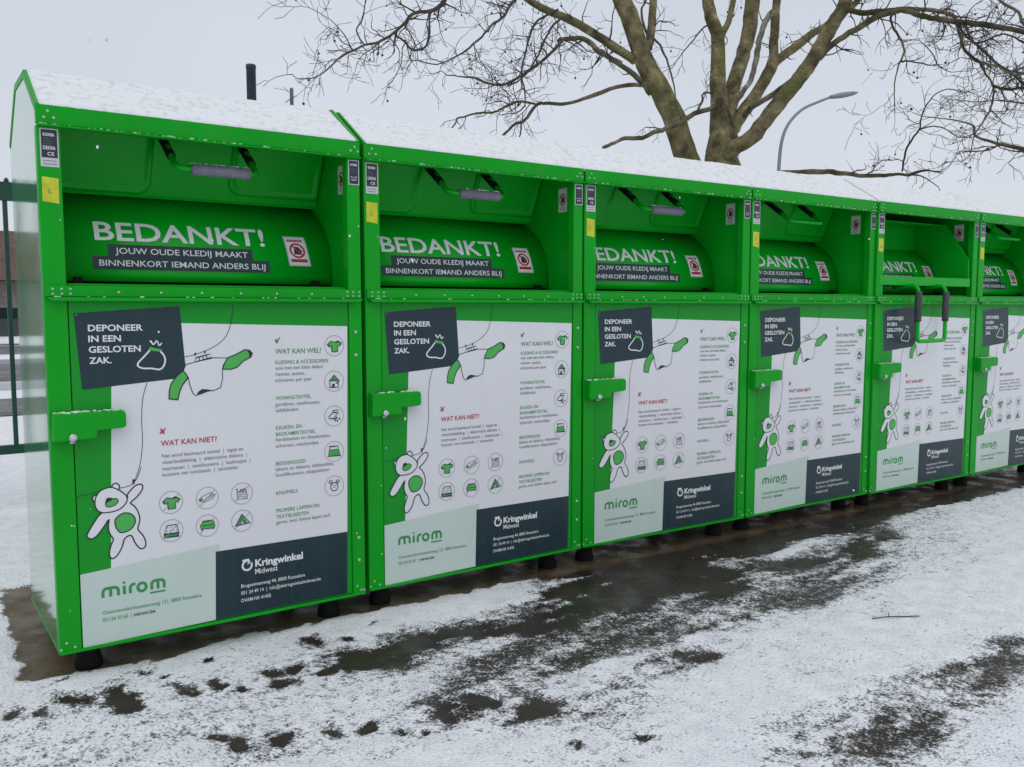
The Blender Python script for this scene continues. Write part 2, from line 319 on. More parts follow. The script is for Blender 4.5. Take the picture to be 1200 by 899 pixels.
LIMBS = [
  ('trunk',[(9.5,5.44,-0.05,0.5),(9.55,5.57,1.74,0.36),(9.56,5.65,2.74,0.34),(9.57,5.71,3.55,0.24),(9.59,5.71,3.82,0.2),(9.58,5.74,4.1,0.17),(9.57,5.79,4.6,0.115),(9.58,5.83,5.22,0.1),(9.5,5.92,5.68,0.09),(9.48,5.95,5.92,0.085),(9.45,6.08,7.19,0.08)]) ,
  ('A',[(9.47,5.72,2.59,0.188),(9.28,5.76,3.04,0.177),(9.01,5.86,3.51,0.166),(8.81,5.92,4.04,0.155),(8.55,6.0,4.5,0.144),(8.32,6.07,4.89,0.133),(8.14,6.1,5.33,0.123),(7.95,6.12,5.65,0.113),(7.79,6.16,6.25,0.102),(7.66,6.19,7.01,0.093)]) ,
  ('A2',[(8.46,6.11,5.0,0.067),(8.49,6.07,5.24,0.06),(8.51,6.05,5.68,0.054),(8.53,6.05,6.26,0.048),(8.5,6.11,7.08,0.042)]) ,
  ('A3',[(8.26,6.16,4.83,0.066),(7.84,6.21,5.01,0.061),(7.47,6.21,5.12,0.056),(7.1,6.21,5.21,0.051),(6.74,6.21,5.26,0.046),(6.43,6.16,5.31,0.041),(6.13,6.11,5.4,0.036),(5.76,6.13,5.59,0.032)]) ,
  ('A4',[(8.5,6.08,4.39,0.051),(8.29,6.08,4.55,0.048),(7.94,6.18,4.77,0.044),(7.67,6.23,4.88,0.041),(7.45,6.23,5.0,0.038),(7.2,6.24,4.98,0.034),(6.97,6.23,4.91,0.031),(6.94,6.1,4.88,0.028),(6.67,6.1,4.61,0.025),(6.32,6.15,4.35,0.022),(6.06,6.16,4.2,0.019),(5.81,6.17,4.18,0.016),(5.59,6.17,4.22,0.014),(5.43,6.12,4.19,0.011),(5.25,6.09,4.18,0.008)]) ,
  ('A5',[(8.53,6.07,4.45,0.036),(8.28,6.07,4.48,0.034),(7.91,6.14,4.41,0.032),(7.5,6.24,4.24,0.03),(7.16,6.28,4.12,0.028),(6.84,6.33,4.09,0.026),(6.65,6.28,4.04,0.024),(6.42,6.24,3.8,0.023),(6.23,6.19,3.72,0.021),(6.02,6.15,3.55,0.019),(5.83,6.09,3.43,0.017)]) ,
  ('A6',[(6.49,6.07,3.98,0.02),(6.33,6.11,4.01,0.019),(6.19,6.14,3.98,0.018),(6.0,6.19,3.88,0.016),(5.87,6.21,3.83,0.015),(5.71,6.24,3.81,0.014),(5.55,6.28,3.76,0.013),(5.43,6.29,3.72,0.012),(5.38,6.25,3.65,0.011),(5.31,6.22,3.58,0.01)]) ,
  ('B',[(9.5,5.75,4.28,0.045),(9.34,5.68,4.22,0.043),(9.02,5.71,4.11,0.041),(8.71,5.73,3.94,0.038),(8.45,5.72,3.83,0.036),(8.2,5.7,3.75,0.034),(7.97,5.67,3.65,0.032),(7.68,5.69,3.62,0.031),(7.47,5.66,3.53,0.029),(7.25,5.62,3.44,0.027)]) ,
  ('B2',[(9.03,5.69,4.12,0.021),(9.18,5.73,4.32,0.019),(9.28,5.8,4.45,0.017),(9.46,5.8,4.46,0.015)]) ,
  ('C2',[(9.66,5.86,5.24,0.063),(9.78,5.9,5.42,0.058),(9.92,5.92,5.63,0.053),(10.04,5.96,5.94,0.049),(10.2,6.01,6.48,0.044),(10.33,6.09,7.16,0.039)]) ,
  ('D',[(9.77,5.79,4.13,0.101),(9.89,5.83,4.4,0.103),(9.99,5.88,4.67,0.106),(10.17,5.88,5.11,0.108),(10.32,5.91,5.51,0.111),(10.46,5.95,6.02,0.113),(10.59,6.03,6.82,0.116),(10.73,6.12,7.77,0.118)]) ,
  ('D2',[(10.12,5.95,4.46,0.052),(10.25,5.98,4.57,0.051),(10.46,5.97,4.82,0.051),(10.61,6.0,5.14,0.05),(10.74,6.05,5.46,0.05),(10.88,6.09,5.75,0.05),(11.07,6.09,5.98,0.049),(11.22,6.1,6.07,0.049)]) ,
  ('E',[(9.68,5.7,3.86,0.107),(9.91,5.75,4.08,0.101),(10.23,5.75,4.43,0.096),(10.59,5.74,4.89,0.091),(10.8,5.81,5.16,0.085)]) ,
  ('E1',[(10.79,5.81,5.12,0.072),(10.88,5.88,5.44,0.069),(10.98,5.95,5.86,0.065),(11.08,6.01,6.15,0.061),(11.21,6.11,6.98,0.058),(11.26,6.26,7.82,0.054)]) ,
  ('E2',[(10.78,5.81,5.09,0.072),(10.87,5.7,5.19,0.068),(11.08,5.52,5.39,0.063),(11.16,5.41,5.49,0.059),(11.32,5.26,5.61,0.055),(11.47,5.11,5.79,0.051),(11.6,4.98,5.9,0.046),(11.7,4.87,6.14,0.042),(12.05,4.63,6.69,0.038)]) ,
  ('F',[(9.51,5.54,3.5,0.117),(9.58,5.45,3.66,0.114),(9.72,5.3,3.77,0.112),(9.92,5.13,4.1,0.109),(10.09,4.97,4.39,0.106),(10.23,4.84,4.64,0.104),(10.28,4.75,4.76,0.101),(10.4,4.63,5.05,0.098),(10.49,4.53,5.31,0.096),(10.58,4.43,5.53,0.093),(10.6,4.38,5.84,0.091),(10.73,4.3,6.52,0.088)]) ,
  ('F2',[(9.98,5.65,4.18,0.053),(9.99,5.54,4.27,0.052),(9.99,5.42,4.31,0.05),(10.2,5.18,4.5,0.049),(10.3,5.0,4.64,0.048),(10.3,4.89,4.71,0.046)]) ,
  ('F3',[(10.42,4.7,4.86,0.054),(10.45,4.49,5.02,0.052),(10.56,4.23,5.15,0.05),(10.66,3.97,5.28,0.048),(10.66,3.77,5.27,0.046),(10.64,3.58,5.26,0.044),(10.67,3.34,5.13,0.042),(10.74,3.08,5.02,0.04),(10.91,2.75,4.92,0.038),(11.04,2.46,4.82,0.036),(11.06,2.22,4.71,0.034),(11.22,1.9,4.56,0.032),(11.54,1.46,4.39,0.03)]) ,
  ('F4',[(10.52,4.45,5.47,0.047),(10.69,4.23,5.41,0.045),(10.79,4.06,5.39,0.043),(10.86,3.91,5.38,0.041),(10.98,3.72,5.37,0.038),(11.19,3.48,5.33,0.036),(11.32,3.27,5.23,0.034)]) ,
  ('G',[(10.73,3.81,5.3,0.022),(10.69,3.75,5.11,0.019),(10.73,3.65,4.92,0.017),(10.71,3.58,4.74,0.015),(10.59,3.58,4.52,0.012),(10.5,3.56,4.33,0.01),(10.43,3.52,4.12,0.008)]) ,
  ('G2',[(10.72,3.62,4.62,0.014),(10.74,3.51,4.6,0.012),(10.79,3.39,4.56,0.011),(10.81,3.28,4.51,0.009),(10.82,3.18,4.5,0.008)]) ,
  ('G3',[(10.82,3.18,4.5,0.011),(10.68,3.16,4.61,0.008),(10.46,3.2,4.74,0.005)]) ,
  ('H',[(11.14,3.14,5.13,0.027),(11.1,3.08,5.01,0.025),(11.09,2.97,4.68,0.023),(11.15,2.83,4.52,0.021),(11.17,2.72,4.34,0.018),(11.17,2.62,4.15,0.016),(11.06,2.58,3.86,0.014),(10.9,2.59,3.68,0.012),(10.75,2.6,3.51,0.01),(10.64,2.57,3.36,0.008)]) ,
  ('H2',[(11.21,2.63,4.16,0.022),(11.25,2.48,4.1,0.02),(11.31,2.31,4.09,0.019),(11.47,2.08,3.99,0.017)]) ,
  ('H3',[(11.04,2.96,5.01,0.022),(11.01,2.85,4.78,0.02),(11.06,2.7,4.59,0.019),(11.13,2.54,4.4,0.017),(11.18,2.4,4.27,0.015),(11.21,2.26,4.11,0.014)]) ,
  ('H4',[(11.02,3.1,5.12,0.018),(11.03,2.95,4.86,0.016),(11.04,2.81,4.72,0.015),(11.05,2.68,4.71,0.013),(11.14,2.5,4.77,0.012),(11.23,2.3,4.63,0.011)]) ,
  ('K',[(7.83,6.26,6.46,0.042),(7.03,6.6,6.34,0.039),(6.16,6.96,5.95,0.037),(5.71,7.02,5.45,0.034),(5.57,6.9,5.3,0.031),(5.36,6.84,5.16,0.029),(5.12,6.8,5.09,0.026),(4.94,6.71,4.92,0.023),(4.73,6.64,4.73,0.021),(4.5,6.58,4.57,0.019),(4.29,6.53,4.49,0.016),(4.09,6.45,4.37,0.014),(3.91,6.37,4.26,0.012),(3.7,6.3,4.06,0.01),(3.51,6.22,3.93,0.008),(3.3,6.17,3.88,0.006)]) ,
  ('K2',[(4.53,6.25,4.6,0.016),(4.65,6.23,4.53,0.016),(4.76,6.2,4.43,0.015),(4.91,6.16,4.48,0.014),(4.98,6.19,4.62,0.014),(5.03,6.25,4.9,0.013),(5.15,6.24,5.02,0.012)]) ,
  ('K3',[(4.11,6.15,4.37,0.011),(4.02,6.17,4.51,0.01),(4.06,6.09,4.63,0.008),(4.08,6.04,4.83,0.007),(4.13,5.97,5.1,0.006)]) ,
  ('K4',[(3.95,6.13,4.27,0.009),(3.83,6.06,4.4,0.007),(3.65,6.04,4.54,0.005),(3.41,6.05,4.63,0.004)]) ,
  ('L',[(7.19,6.43,6.2,0.028),(6.49,6.57,5.44,0.025),(6.25,6.44,5.17,0.021),(5.97,6.35,4.95,0.018),(5.71,6.24,4.71,0.015),(5.39,6.18,4.47,0.012),(5.05,6.13,4.29,0.01),(4.76,6.07,4.28,0.007)]) ,
  ('N',[(6.72,5.91,5.18,0.018),(6.49,6.02,5.04,0.016),(6.38,6.03,4.88,0.015),(6.27,6.03,4.53,0.014),(6.22,6.01,4.31,0.013),(6.22,5.93,4.02,0.012),(6.18,5.9,3.89,0.011)]) ,
  ('N2',[(6.83,5.95,5.12,0.018),(6.63,5.95,4.93,0.016),(6.46,5.92,4.65,0.014),(6.26,5.9,4.35,0.012),(6.04,5.91,4.16,0.01),(5.81,5.94,4.12,0.008)]) ,
  ('P',[(8.51,6.02,5.13,0.022),(8.54,5.9,4.97,0.019),(8.56,5.76,4.66,0.015),(8.54,5.66,4.43,0.012),(8.51,5.55,4.06,0.009)]) ,
  ('P2',[(9.53,5.85,5.49,0.016),(9.34,5.88,5.4,0.014),(9.15,5.9,5.19,0.011),(8.96,5.92,4.99,0.009),(8.77,5.93,4.75,0.006)]) ,
  ('Q',[(9.35,5.62,4.35,0.022),(9.43,5.56,4.32,0.024),(9.51,5.48,4.05,0.026),(9.57,5.42,3.8,0.028),(9.58,5.4,3.74,0.029)]) ,
  ('J',[(9.91,5.73,3.27,0.051),(10.23,5.32,3.32,0.047),(10.69,4.79,3.32,0.042),(10.75,4.54,3.27,0.038),(10.9,4.22,3.21,0.034),(10.97,3.96,3.19,0.031),(10.97,3.76,3.18,0.027),(10.92,3.58,3.14,0.023)]) ,
  ('J2',[(10.92,3.58,3.14,0.012),(10.95,3.43,3.12,0.01),(10.95,3.3,3.04,0.008),(10.95,3.17,2.94,0.006)]) ,
  ('J3',[(10.84,3.63,3.19,0.017),(10.83,3.58,3.44,0.016),(10.84,3.5,3.6,0.015),(10.85,3.42,3.7,0.013),(10.84,3.36,3.92,0.012),(10.88,3.27,4.1,0.01),(10.91,3.17,4.17,0.009),(10.93,3.07,4.18,0.008)]) ,
  ('J4',[(10.86,3.43,3.71,0.011),(10.91,3.28,3.74,0.01),(10.96,3.12,3.69,0.008),(11.0,2.96,3.56,0.007),(11.06,2.79,3.54,0.005)]) ,
  ('M1',[(7.79,6.14,5.03,0.018),(7.81,6.14,5.14,0.016),(7.82,6.14,5.2,0.014)]) ,
  ('M2',[(8.51,6.15,5.15,0.022),(8.45,6.23,5.54,0.019),(8.51,6.21,5.72,0.017),(8.59,6.19,6.08,0.015)]) ,
]
LIMBS_B = [
  ('trunk',[(11.195,0.199,-0.05,0.3),(11.195,0.199,1.637,0.24),(11.266,0.273,2.823,0.2),(11.296,0.383,4.101,0.15),(11.25,0.611,6.017,0.1)]) ,
  ('I',[(11.26,0.3,3.05,0.032),(9.98,1.32,3.04,0.029),(9.91,1.52,3.08,0.026),(9.81,1.76,3.16,0.023),(9.81,1.91,3.22,0.02),(9.8,2.08,3.31,0.017),(9.91,2.17,3.45,0.014),(9.87,2.36,3.54,0.011),(9.82,2.55,3.59,0.007)]) ,
  ('I2',[(10.06,1.98,3.19,0.01),(10.01,2.06,3.16,0.009),(9.93,2.17,3.16,0.008),(9.84,2.27,3.16,0.006),(9.81,2.33,3.06,0.005),(9.81,2.38,3.0,0.004)]) ,
  ('I3',[(11.31,0.37,4.1,0.027),(10.06,1.41,3.99,0.023),(10.03,1.62,3.96,0.019),(10.03,1.81,3.97,0.015),(10.04,2.02,4.12,0.011),(10.04,2.22,4.19,0.006)]) ,
  ('I4',[(11.18,0.5,4.47,0.027),(10.02,1.53,4.43,0.025),(10.04,1.78,4.64,0.021),(10.05,2.04,4.88,0.018),(10.14,2.24,5.08,0.015)]) ,
  ('I5',[(9.94,1.49,3.55,0.011),(9.9,1.71,3.63,0.01),(9.88,1.91,3.68,0.008),(9.86,2.11,3.7,0.007),(9.83,2.32,3.76,0.005)]) ,
]

# ------------------------------------------------------------------ the ground, one sheet
def ell_val(x, y, e):
    cx, cy, ax, ay, bx, by = e
    dx, dy = x-cx, y-cy; det = ax*by-ay*bx
    s_ = (dx*by-dy*bx)/det; t_ = (ax*dy-ay*dx)/det
    return s_*s_+t_*t_
SPOTS = [(0.271,-0.082,0.038,-0.026,-0.008,-0.036),(0.483,-0.12,0.02,-0.014,-0.007,-0.024),(0.329,-0.171,0.015,-0.009,-0.004,-0.018),(0.34,-0.286,0.037,-0.025,-0.009,-0.038),(0.457,-0.356,0.028,-0.018,-0.015,-0.053),(0.366,-0.373,0.023,-0.016,-0.007,-0.026),(0.155,-0.245,0.054,-0.037,-0.02,-0.108),(0.014,-0.194,0.054,-0.036,-0.01,-0.068),(-0.082,-0.243,0.019,-0.013,-0.006,-0.057),(-0.153,-0.217,0.03,-0.02,-0.005,-0.052),(0.661,-0.363,0.038,-0.026,-0.015,-0.042),(0.727,-0.425,0.021,-0.014,-0.025,-0.068),(0.647,-0.469,0.033,-0.022,-0.014,-0.039),(0.901,-0.154,0.042,-0.028,-0.026,-0.064),(1.023,-0.216,0.027,-0.018,-0.013,-0.032),(0.974,-0.416,0.07,-0.048,-0.044,-0.098),(0.829,-0.46,0.024,-0.016,-0.017,-0.041),(0.507,-0.876,0.023,-0.016,-0.014,-0.039),(0.397,-0.838,0.024,-0.017,-0.015,-0.049),(0.353,-0.759,0.037,-0.025,-0.007,-0.025),(0.669,-0.912,0.021,-0.014,-0.017,-0.039),(0.756,-0.971,0.021,-0.014,-0.013,-0.029),(0.524,-0.449,0.014,-0.01,-0.008,-0.025),(1.187,-0.089,0.022,-0.015,-0.024,-0.052),(0.154,-0.361,0.04,-0.027,-0.012,-0.063),(1.029,-1.008,0.034,-0.023,-0.037,-0.065),(1.156,-0.964,0.04,-0.027,-0.023,-0.038),(1.296,-1.138,0.047,-0.032,-0.045,-0.062),(1.189,-1.039,0.013,-0.009,-0.014,-0.022),(0.759,-0.968,0.018,-0.013,-0.008,-0.018),(0.848,-1.052,0.015,-0.01,-0.009,-0.017),(0.9,-1.087,0.012,-0.008,-0.009,-0.017),(1.25,-1.413,0.017,-0.012,-0.009,-0.012),(1.444,-1.51,0.029,-0.02,-0.013,-0.013),(4.322,-0.489,0.07,-0.047,-0.095,-0.062),(3.964,-0.546,0.08,-0.053,-0.157,-0.108),(2.064,-1.126,0.082,-0.055,-0.033,-0.032)]
BAND = [(0.99,-0.445,0.126,-0.086,-0.033,-0.071),(1.278,-0.417,0.152,-0.103,-0.059,-0.108),(1.604,-0.421,0.18,-0.122,-0.066,-0.102),(2.076,-0.324,0.218,-0.148,-0.149,-0.191),(2.511,-0.31,0.208,-0.141,-0.185,-0.204),(2.845,-0.367,0.167,-0.113,-0.156,-0.152),(2.643,0.013,0.3,-0.202,-0.152,-0.176),(3.55,-0.044,0.247,-0.167,-0.197,-0.174),(4.163,-0.051,0.234,-0.158,-0.182,-0.138),(4.736,0.027,0.188,-0.128,-0.175,-0.121),(3.392,-0.495,0.125,-0.084,-0.069,-0.055),(5.497,0.047,0.202,-0.137,-0.143,-0.087),(6.09,-0.043,0.211,-0.143,-0.143,-0.078)]
SPECK = [(1.196,-0.937,0.115,-0.078,-0.061,-0.097),(1.442,-0.899,0.156,-0.106,-0.088,-0.125),(1.828,-0.862,0.206,-0.14,-0.115,-0.136),(2.204,-0.892,0.216,-0.146,-0.131,-0.132),(2.669,-0.821,0.193,-0.13,-0.12,-0.106),(3.191,-0.825,0.184,-0.124,-0.135,-0.102),(3.838,-0.667,0.179,-0.121,-0.217,-0.147),(1.617,-1.048,0.104,-0.07,-0.128,-0.157),(1.373,-1.164,0.08,-0.054,-0.066,-0.087)]
RIGHT = [(1.934,-1.877,0.116,-0.079,-0.094,-0.066),(2.225,-1.844,0.109,-0.074,-0.131,-0.085),(2.537,-1.818,0.116,-0.079,-0.134,-0.079),(2.799,-1.819,0.105,-0.07,-0.112,-0.06),(3.039,-1.821,0.072,-0.049,-0.08,-0.04)]
ISL = [(1.618,-0.014,0.305,-0.207,-0.106,-0.181),(1.131,-0.084,0.12,-0.082,-0.114,-0.252),(2.307,-0.027,0.109,-0.075,-0.058,-0.076),(3.067,-0.275,0.125,-0.084,-0.055,-0.052),(3.642,-0.255,0.133,-0.09,-0.098,-0.08),(3.144,-0.033,0.158,-0.107,-0.042,-0.041),(1.945,-0.235,0.152,-0.104,-0.028,-0.039)]
def bump_fn(v): return max(0.0, 1-v) if v < 1 else 0.0
def fbm(x, y, z=0.0, k=4):
    v = 0; a = 1; p = Vector((x, y, z))
    for i in range(k): v += a*noise.noise(p); p = p*2.07+Vector((3.1, 1.7, .9)); a *= .55
    return v
def gauss(x, y, L, k): return min(1.0, sum(math.exp(-k*ell_val(x, y, e)) for e in L))
def cover_at(x, y):
    """how much snow lies here (1 full, 0 bare)"""
    if x < -1.55 or x > 9 or y < -4 or y > 1.75: return .9
    u_, v_ = x+.12*y, y-.10*x; n1 = fbm(u_*.6, v_*2.8, 1.0); n2 = fbm(u_*1.9, v_*8.0, 4.0, 3); n3 = fbm(x*13, y*15, 7.0, 3)
    X, Y = x+.22*fbm(x*1.7, y*1.7, 11, 3), y+.13*fbm(x*1.9, y*1.9, 21, 3)
    base = .98-.20*max(0, n1)-.18*max(0, n2)
    # thin dusting where tyres and feet went, the clean sheet nearer the camera
    base -= .20*math.exp(-((y+.62-.06*x+.1*n1)/.42)**2)
    b = gauss(X, Y, BAND, .80); c1 = base-b*(1.12+.30*n1+.95*n2+.7*n3)
    b = gauss(X, Y, SPECK, .42); c2 = max(.24+.25*n3, base-b*max(.12, .40+.30*n1+.45*n2+.25*n3))
    b = gauss(X, Y, RIGHT, .45); c3 = max(.16+.25*n3, base-b*max(.15, .54+.25*n1+.40*n2+.3*n3))
    c = min(c1, c2, c3)
    i = gauss(X, Y, ISL, 1.2); c += i*(.55+.6*n3)
    w = .030*fbm(x*11, y*11, 3, 3); w2 = .030*fbm(x*11, y*11, 33, 3)
    s_ = gauss(x+w, y+w2, SPOTS, 1.25); c -= s_*(1.05+.9*n3)
    # bare strip along and under the bins
    fx = min(1, max(0, (x+.11+n3*.03)/.06)); fy = (y-(.02+.06*n2+.03*n3-.24*min(1, max(0, (x-1.9)/1.6))))/.05
    if y < 1.6: c -= 3*fx*min(1, max(0, fy))*min(1, max(0, (1.35-y)/.25))
    return max(-.6, min(1.0, c))
def axis(lo, hi, step, far):
    n = int(round((hi-lo)/step)); mid = [lo+i*step for i in range(n+1)]
    return [-f for f in far[::-1] if -f < lo-.5]+mid+[f for f in far if f > hi+.5]
far = [3, 5, 8, 12, 18, 26, 40, 60, 100, 180, 400, 900]
GX = axis(-1.6, 7.6, .02, far); GY = axis(-3.4, 1.8, .02, far)
bmg = bmesh.new(); lay = bmg.verts.layers.float.new('cover')
def build_ground():
    verts = []; faces = []; cov = []
    for y in GY:
        for x in GX:
            dense = -1.61 < x < 7.61 and -3.41 < y < 1.81
            c = cover_at(x, y) if dense else .9
            z = 0.0
            if dense:
                edge = min(1, (x+1.6)/.3, (7.6-x)/.3, (y+3.4)/.3, (1.8-y)/.3)
                z = edge*(.010*min(1, max(0, c))+.006*noise.noise(Vector((x*6, y*6, 0)))*max(0, c))
            verts.append((x, y, z)); cov.append(c)
    nx = len(GX)
    for j in range(len(GY)-1):
        for i in range(nx-1):
            a = j*nx+i; faces.append((a, a+1, a+nx+1, a+nx))
    me = bpy.data.meshes.new('snowy_ground'); me.from_pydata(verts, [], faces)
    at = me.attributes.new('cover', 'FLOAT', 'POINT'); at.data.foreach_set('value', cov)
    me.polygons.foreach_set('use_smooth', [True]*len(faces))
    m = bpy.data.materials.new('snow_over_wet_asphalt'); m.use_nodes = True
    t = m.node_tree; L = t.links; b = t.nodes['Principled BSDF']; o = t.nodes['Material Output']
    geo = t.nodes.new('ShaderNodeNewGeometry')
    def nz(sc, det=4, ro=.55):
        n = t.nodes.new('ShaderNodeTexNoise'); n.inputs['Scale'].default_value = sc; n.inputs['Detail'].default_value = det; n.inputs['Roughness'].default_value = ro
        L.new(geo.outputs['Position'], n.inputs['Vector']); return n.outputs['Fac']
    def mth(op, a, b_=None, c=None):
        n = t.nodes.new('ShaderNodeMath'); n.operation = op
        for k, v in enumerate((a, b_, c)):
            if v is None: continue
            if hasattr(v, 'is_linked') or hasattr(v, 'links'): L.new(v, n.inputs[k])
            else: n.inputs[k].default_value = v
        return n.outputs[0]
    def mrange(v, a, b_, c=0, d=1):
        n = t.nodes.new('ShaderNodeMapRange'); L.new(v, n.inputs[0])
        for k, q in enumerate((a, b_, c, d)): n.inputs[k+1].default_value = q
        return n.outputs[0]
    attr = t.nodes.new('ShaderNodeAttribute'); attr.attribute_name = 'cover'
    # granular threshold: coarse clots, grains, fine specks
    g1, g2, g3 = nz(24, 4), nz(95, 3, .6), nz(210, 2)
    th = mth('ADD', mth('MULTIPLY', mth('SUBTRACT', g1, .5), 1.1), mth('ADD', mth('MULTIPLY', mth('SUBTRACT', g2, .5), 1.5), mth('MULTIPLY', mth('SUBTRACT', g3, .5), .8)))
    snow = mrange(mth('ADD', attr.outputs['Fac'], mth('MULTIPLY', th, 1.0)), .32, .66)
    # snow
    sn = t.nodes.new('ShaderNodeBsdfPrincipled'); sn.inputs['Roughness'].default_value = .7; sn.inputs['Specular IOR Level'].default_value = .3
    cr = t.nodes.new('ShaderNodeValToRGB'); cr.color_ramp.elements[0].position = .30; cr.color_ramp.elements[0].color = (.58, .60, .64, 1)
    cr.color_ramp.elements[1].position = .58; cr.color_ramp.elements[1].color = (.87, .885, .915, 1)
    L.new(mth('ADD', mth('MULTIPLY', g2, .6), mth('MULTIPLY', nz(9, 5), .4)), cr.inputs[0]); L.new(cr.outputs[0], sn.inputs['Base Color'])
    bp = t.nodes.new('ShaderNodeBump'); bp.inputs['Strength'].default_value = .75; bp.inputs['Distance'].default_value = .012
    L.new(mth('ADD', mth('MULTIPLY', snow, .7), mth('ADD', mth('MULTIPLY', g2, .9), mth('MULTIPLY', nz(30, 5), .8))), bp.inputs['Height'])
    L.new(bp.outputs[0], sn.inputs['Normal'])
    # wet asphalt, brownish slab close to the bins
    sp = t.nodes.new('ShaderNodeSeparateXYZ'); L.new(geo.outputs['Position'], sp.inputs[0])
    slab = mth('MULTIPLY', mrange(mth('ADD', sp.outputs['Y'], mth('MULTIPLY', mth('SUBTRACT', nz(6), .5), .15)), -.02, .05), mrange(sp.outputs['X'], 8.5, 7.0))
    as1 = t.nodes.new('ShaderNodeValToRGB'); as1.color_ramp.elements[0].color = (.011, .010, .009, 1); as1.color_ramp.elements[1].color = (.050, .038, .027, 1)
    as1.color_ramp.elements[0].position = .35; as1.color_ramp.elements[1].position = .68
    L.new(mth('ADD', mth('MULTIPLY', nz(160, 3), .55), mth('MULTIPLY', nz(4, 5), .45)), as1.inputs[0])
    as2 = t.nodes.new('ShaderNodeValToRGB'); as2.color_ramp.elements[0].color = (.055, .039, .021, 1); as2.color_ramp.elements[1].color = (.175, .125, .07, 1)
    as2.color_ramp.elements[0].position = .35; as2.color_ramp.elements[1].position = .65
    L.new(mth('ADD', mth('MULTIPLY', nz(60, 4), .4), mth('MULTIPLY', nz(5, 5), .6)), as2.inputs[0])
    mc = t.nodes.new('ShaderNodeMix'); mc.data_type = 'RGBA'; L.new(slab, mc.inputs['Factor']); L.new(as1.outputs[0], mc.inputs['A']); L.new(as2.outputs[0], mc.inputs['B'])
    L.new(mc.outputs['Result'], b.inputs['Base Color'])
    L.new(mrange(nz(7, 4), .38, .60, .20, .60), b.inputs['Roughness']); b.inputs['Specular IOR Level'].default_value = .26
    b2 = t.nodes.new('ShaderNodeBump'); b2.inputs['Strength'].default_value = .35; b2.inputs['Distance'].default_value = .004
    L.new(nz(170, 3), b2.inputs['Height']); L.new(b2.outputs[0], b.inputs['Normal'])
    ms = t.nodes.new('ShaderNodeMixShader'); L.new(snow, ms.inputs[0]); L.new(b.outputs[0], ms.inputs[1]); L.new(sn.outputs[0], ms.inputs[2])
    L.new(ms.outputs[0], o.inputs['Surface'])
    me.materials.append(m)
    ob = bpy.data.objects.new('ground', me); COL.objects.link(ob); tag(ob, kind='structure')
bmg.free()
build_ground()
# ------------------------------------------------------------------ clothing containers in a row
ZG = -.05                     # the drawing heights below are measured from 5 cm under the ground
W = 1.2; D = .757; ZB = .166; ZF = 2.086
ROOF = [(0, ZF), (.2555, 2.2495), (.5186, 2.2495), (D, 2.063)]
mm = lambda k: [(x/1000, z/1000) for x, z in DRAW[k]]
DR = [(1.50, .248), (1.53, .249), (1.56, .252), (1.60, .258), (1.64, .267), (1.68, .281), (1.72, .304), (1.75, .328), (1.775, .352), (1.80, .388), (1.825, .432), (1.85, .475), (1.90, .52)]
def ydrum(z):
    for (a, ya), (b, yb) in zip(DR, DR[1:]):
        if a <= z <= b: return ya+(yb-ya)*(z-a)/(b-a)
    return DR[0][1]
def on_drum(off): return lambda v: Vector((v.x, ydrum(v.z)-off, v.z))
SPL = [1.545+.012*i for i in range(18)]
def rivet(mb, x, z, y, r=.006, m=None):
    mb.lathe([(r, 0), (r*.92, r*.3), (r*.6, r*.55), (r*.2, r*.65)], (x, y, z), m or M_rivet, 8, 'y')
RIV = {}
def rivet_part(parent, x, z, y, r=.006):
    if r not in RIV:
        q = MB(); rivet(q, 0, 0, 0, r); o = q.build('rivet', parent); RIV[r] = o.data
    else:
        o = bpy.data.objects.new('rivet', RIV[r]); COL.objects.link(o); o.parent = parent
    o.location = (x, y, z+ZG)
def icon_ring(mb, cx, cz, r, slash):
    pts = [(cx+r*math.cos(a*math.pi/16), cz+r*math.sin(a*math.pi/16)) for a in range(32)]
    mb.stroke(pts, .0022, .0013, M_ring, True)
    if slash: mb.stroke([(cx-r*.68, cz-r*.68), (cx+r*.68, cz+r*.68)], .0020, .0008, M_ring)
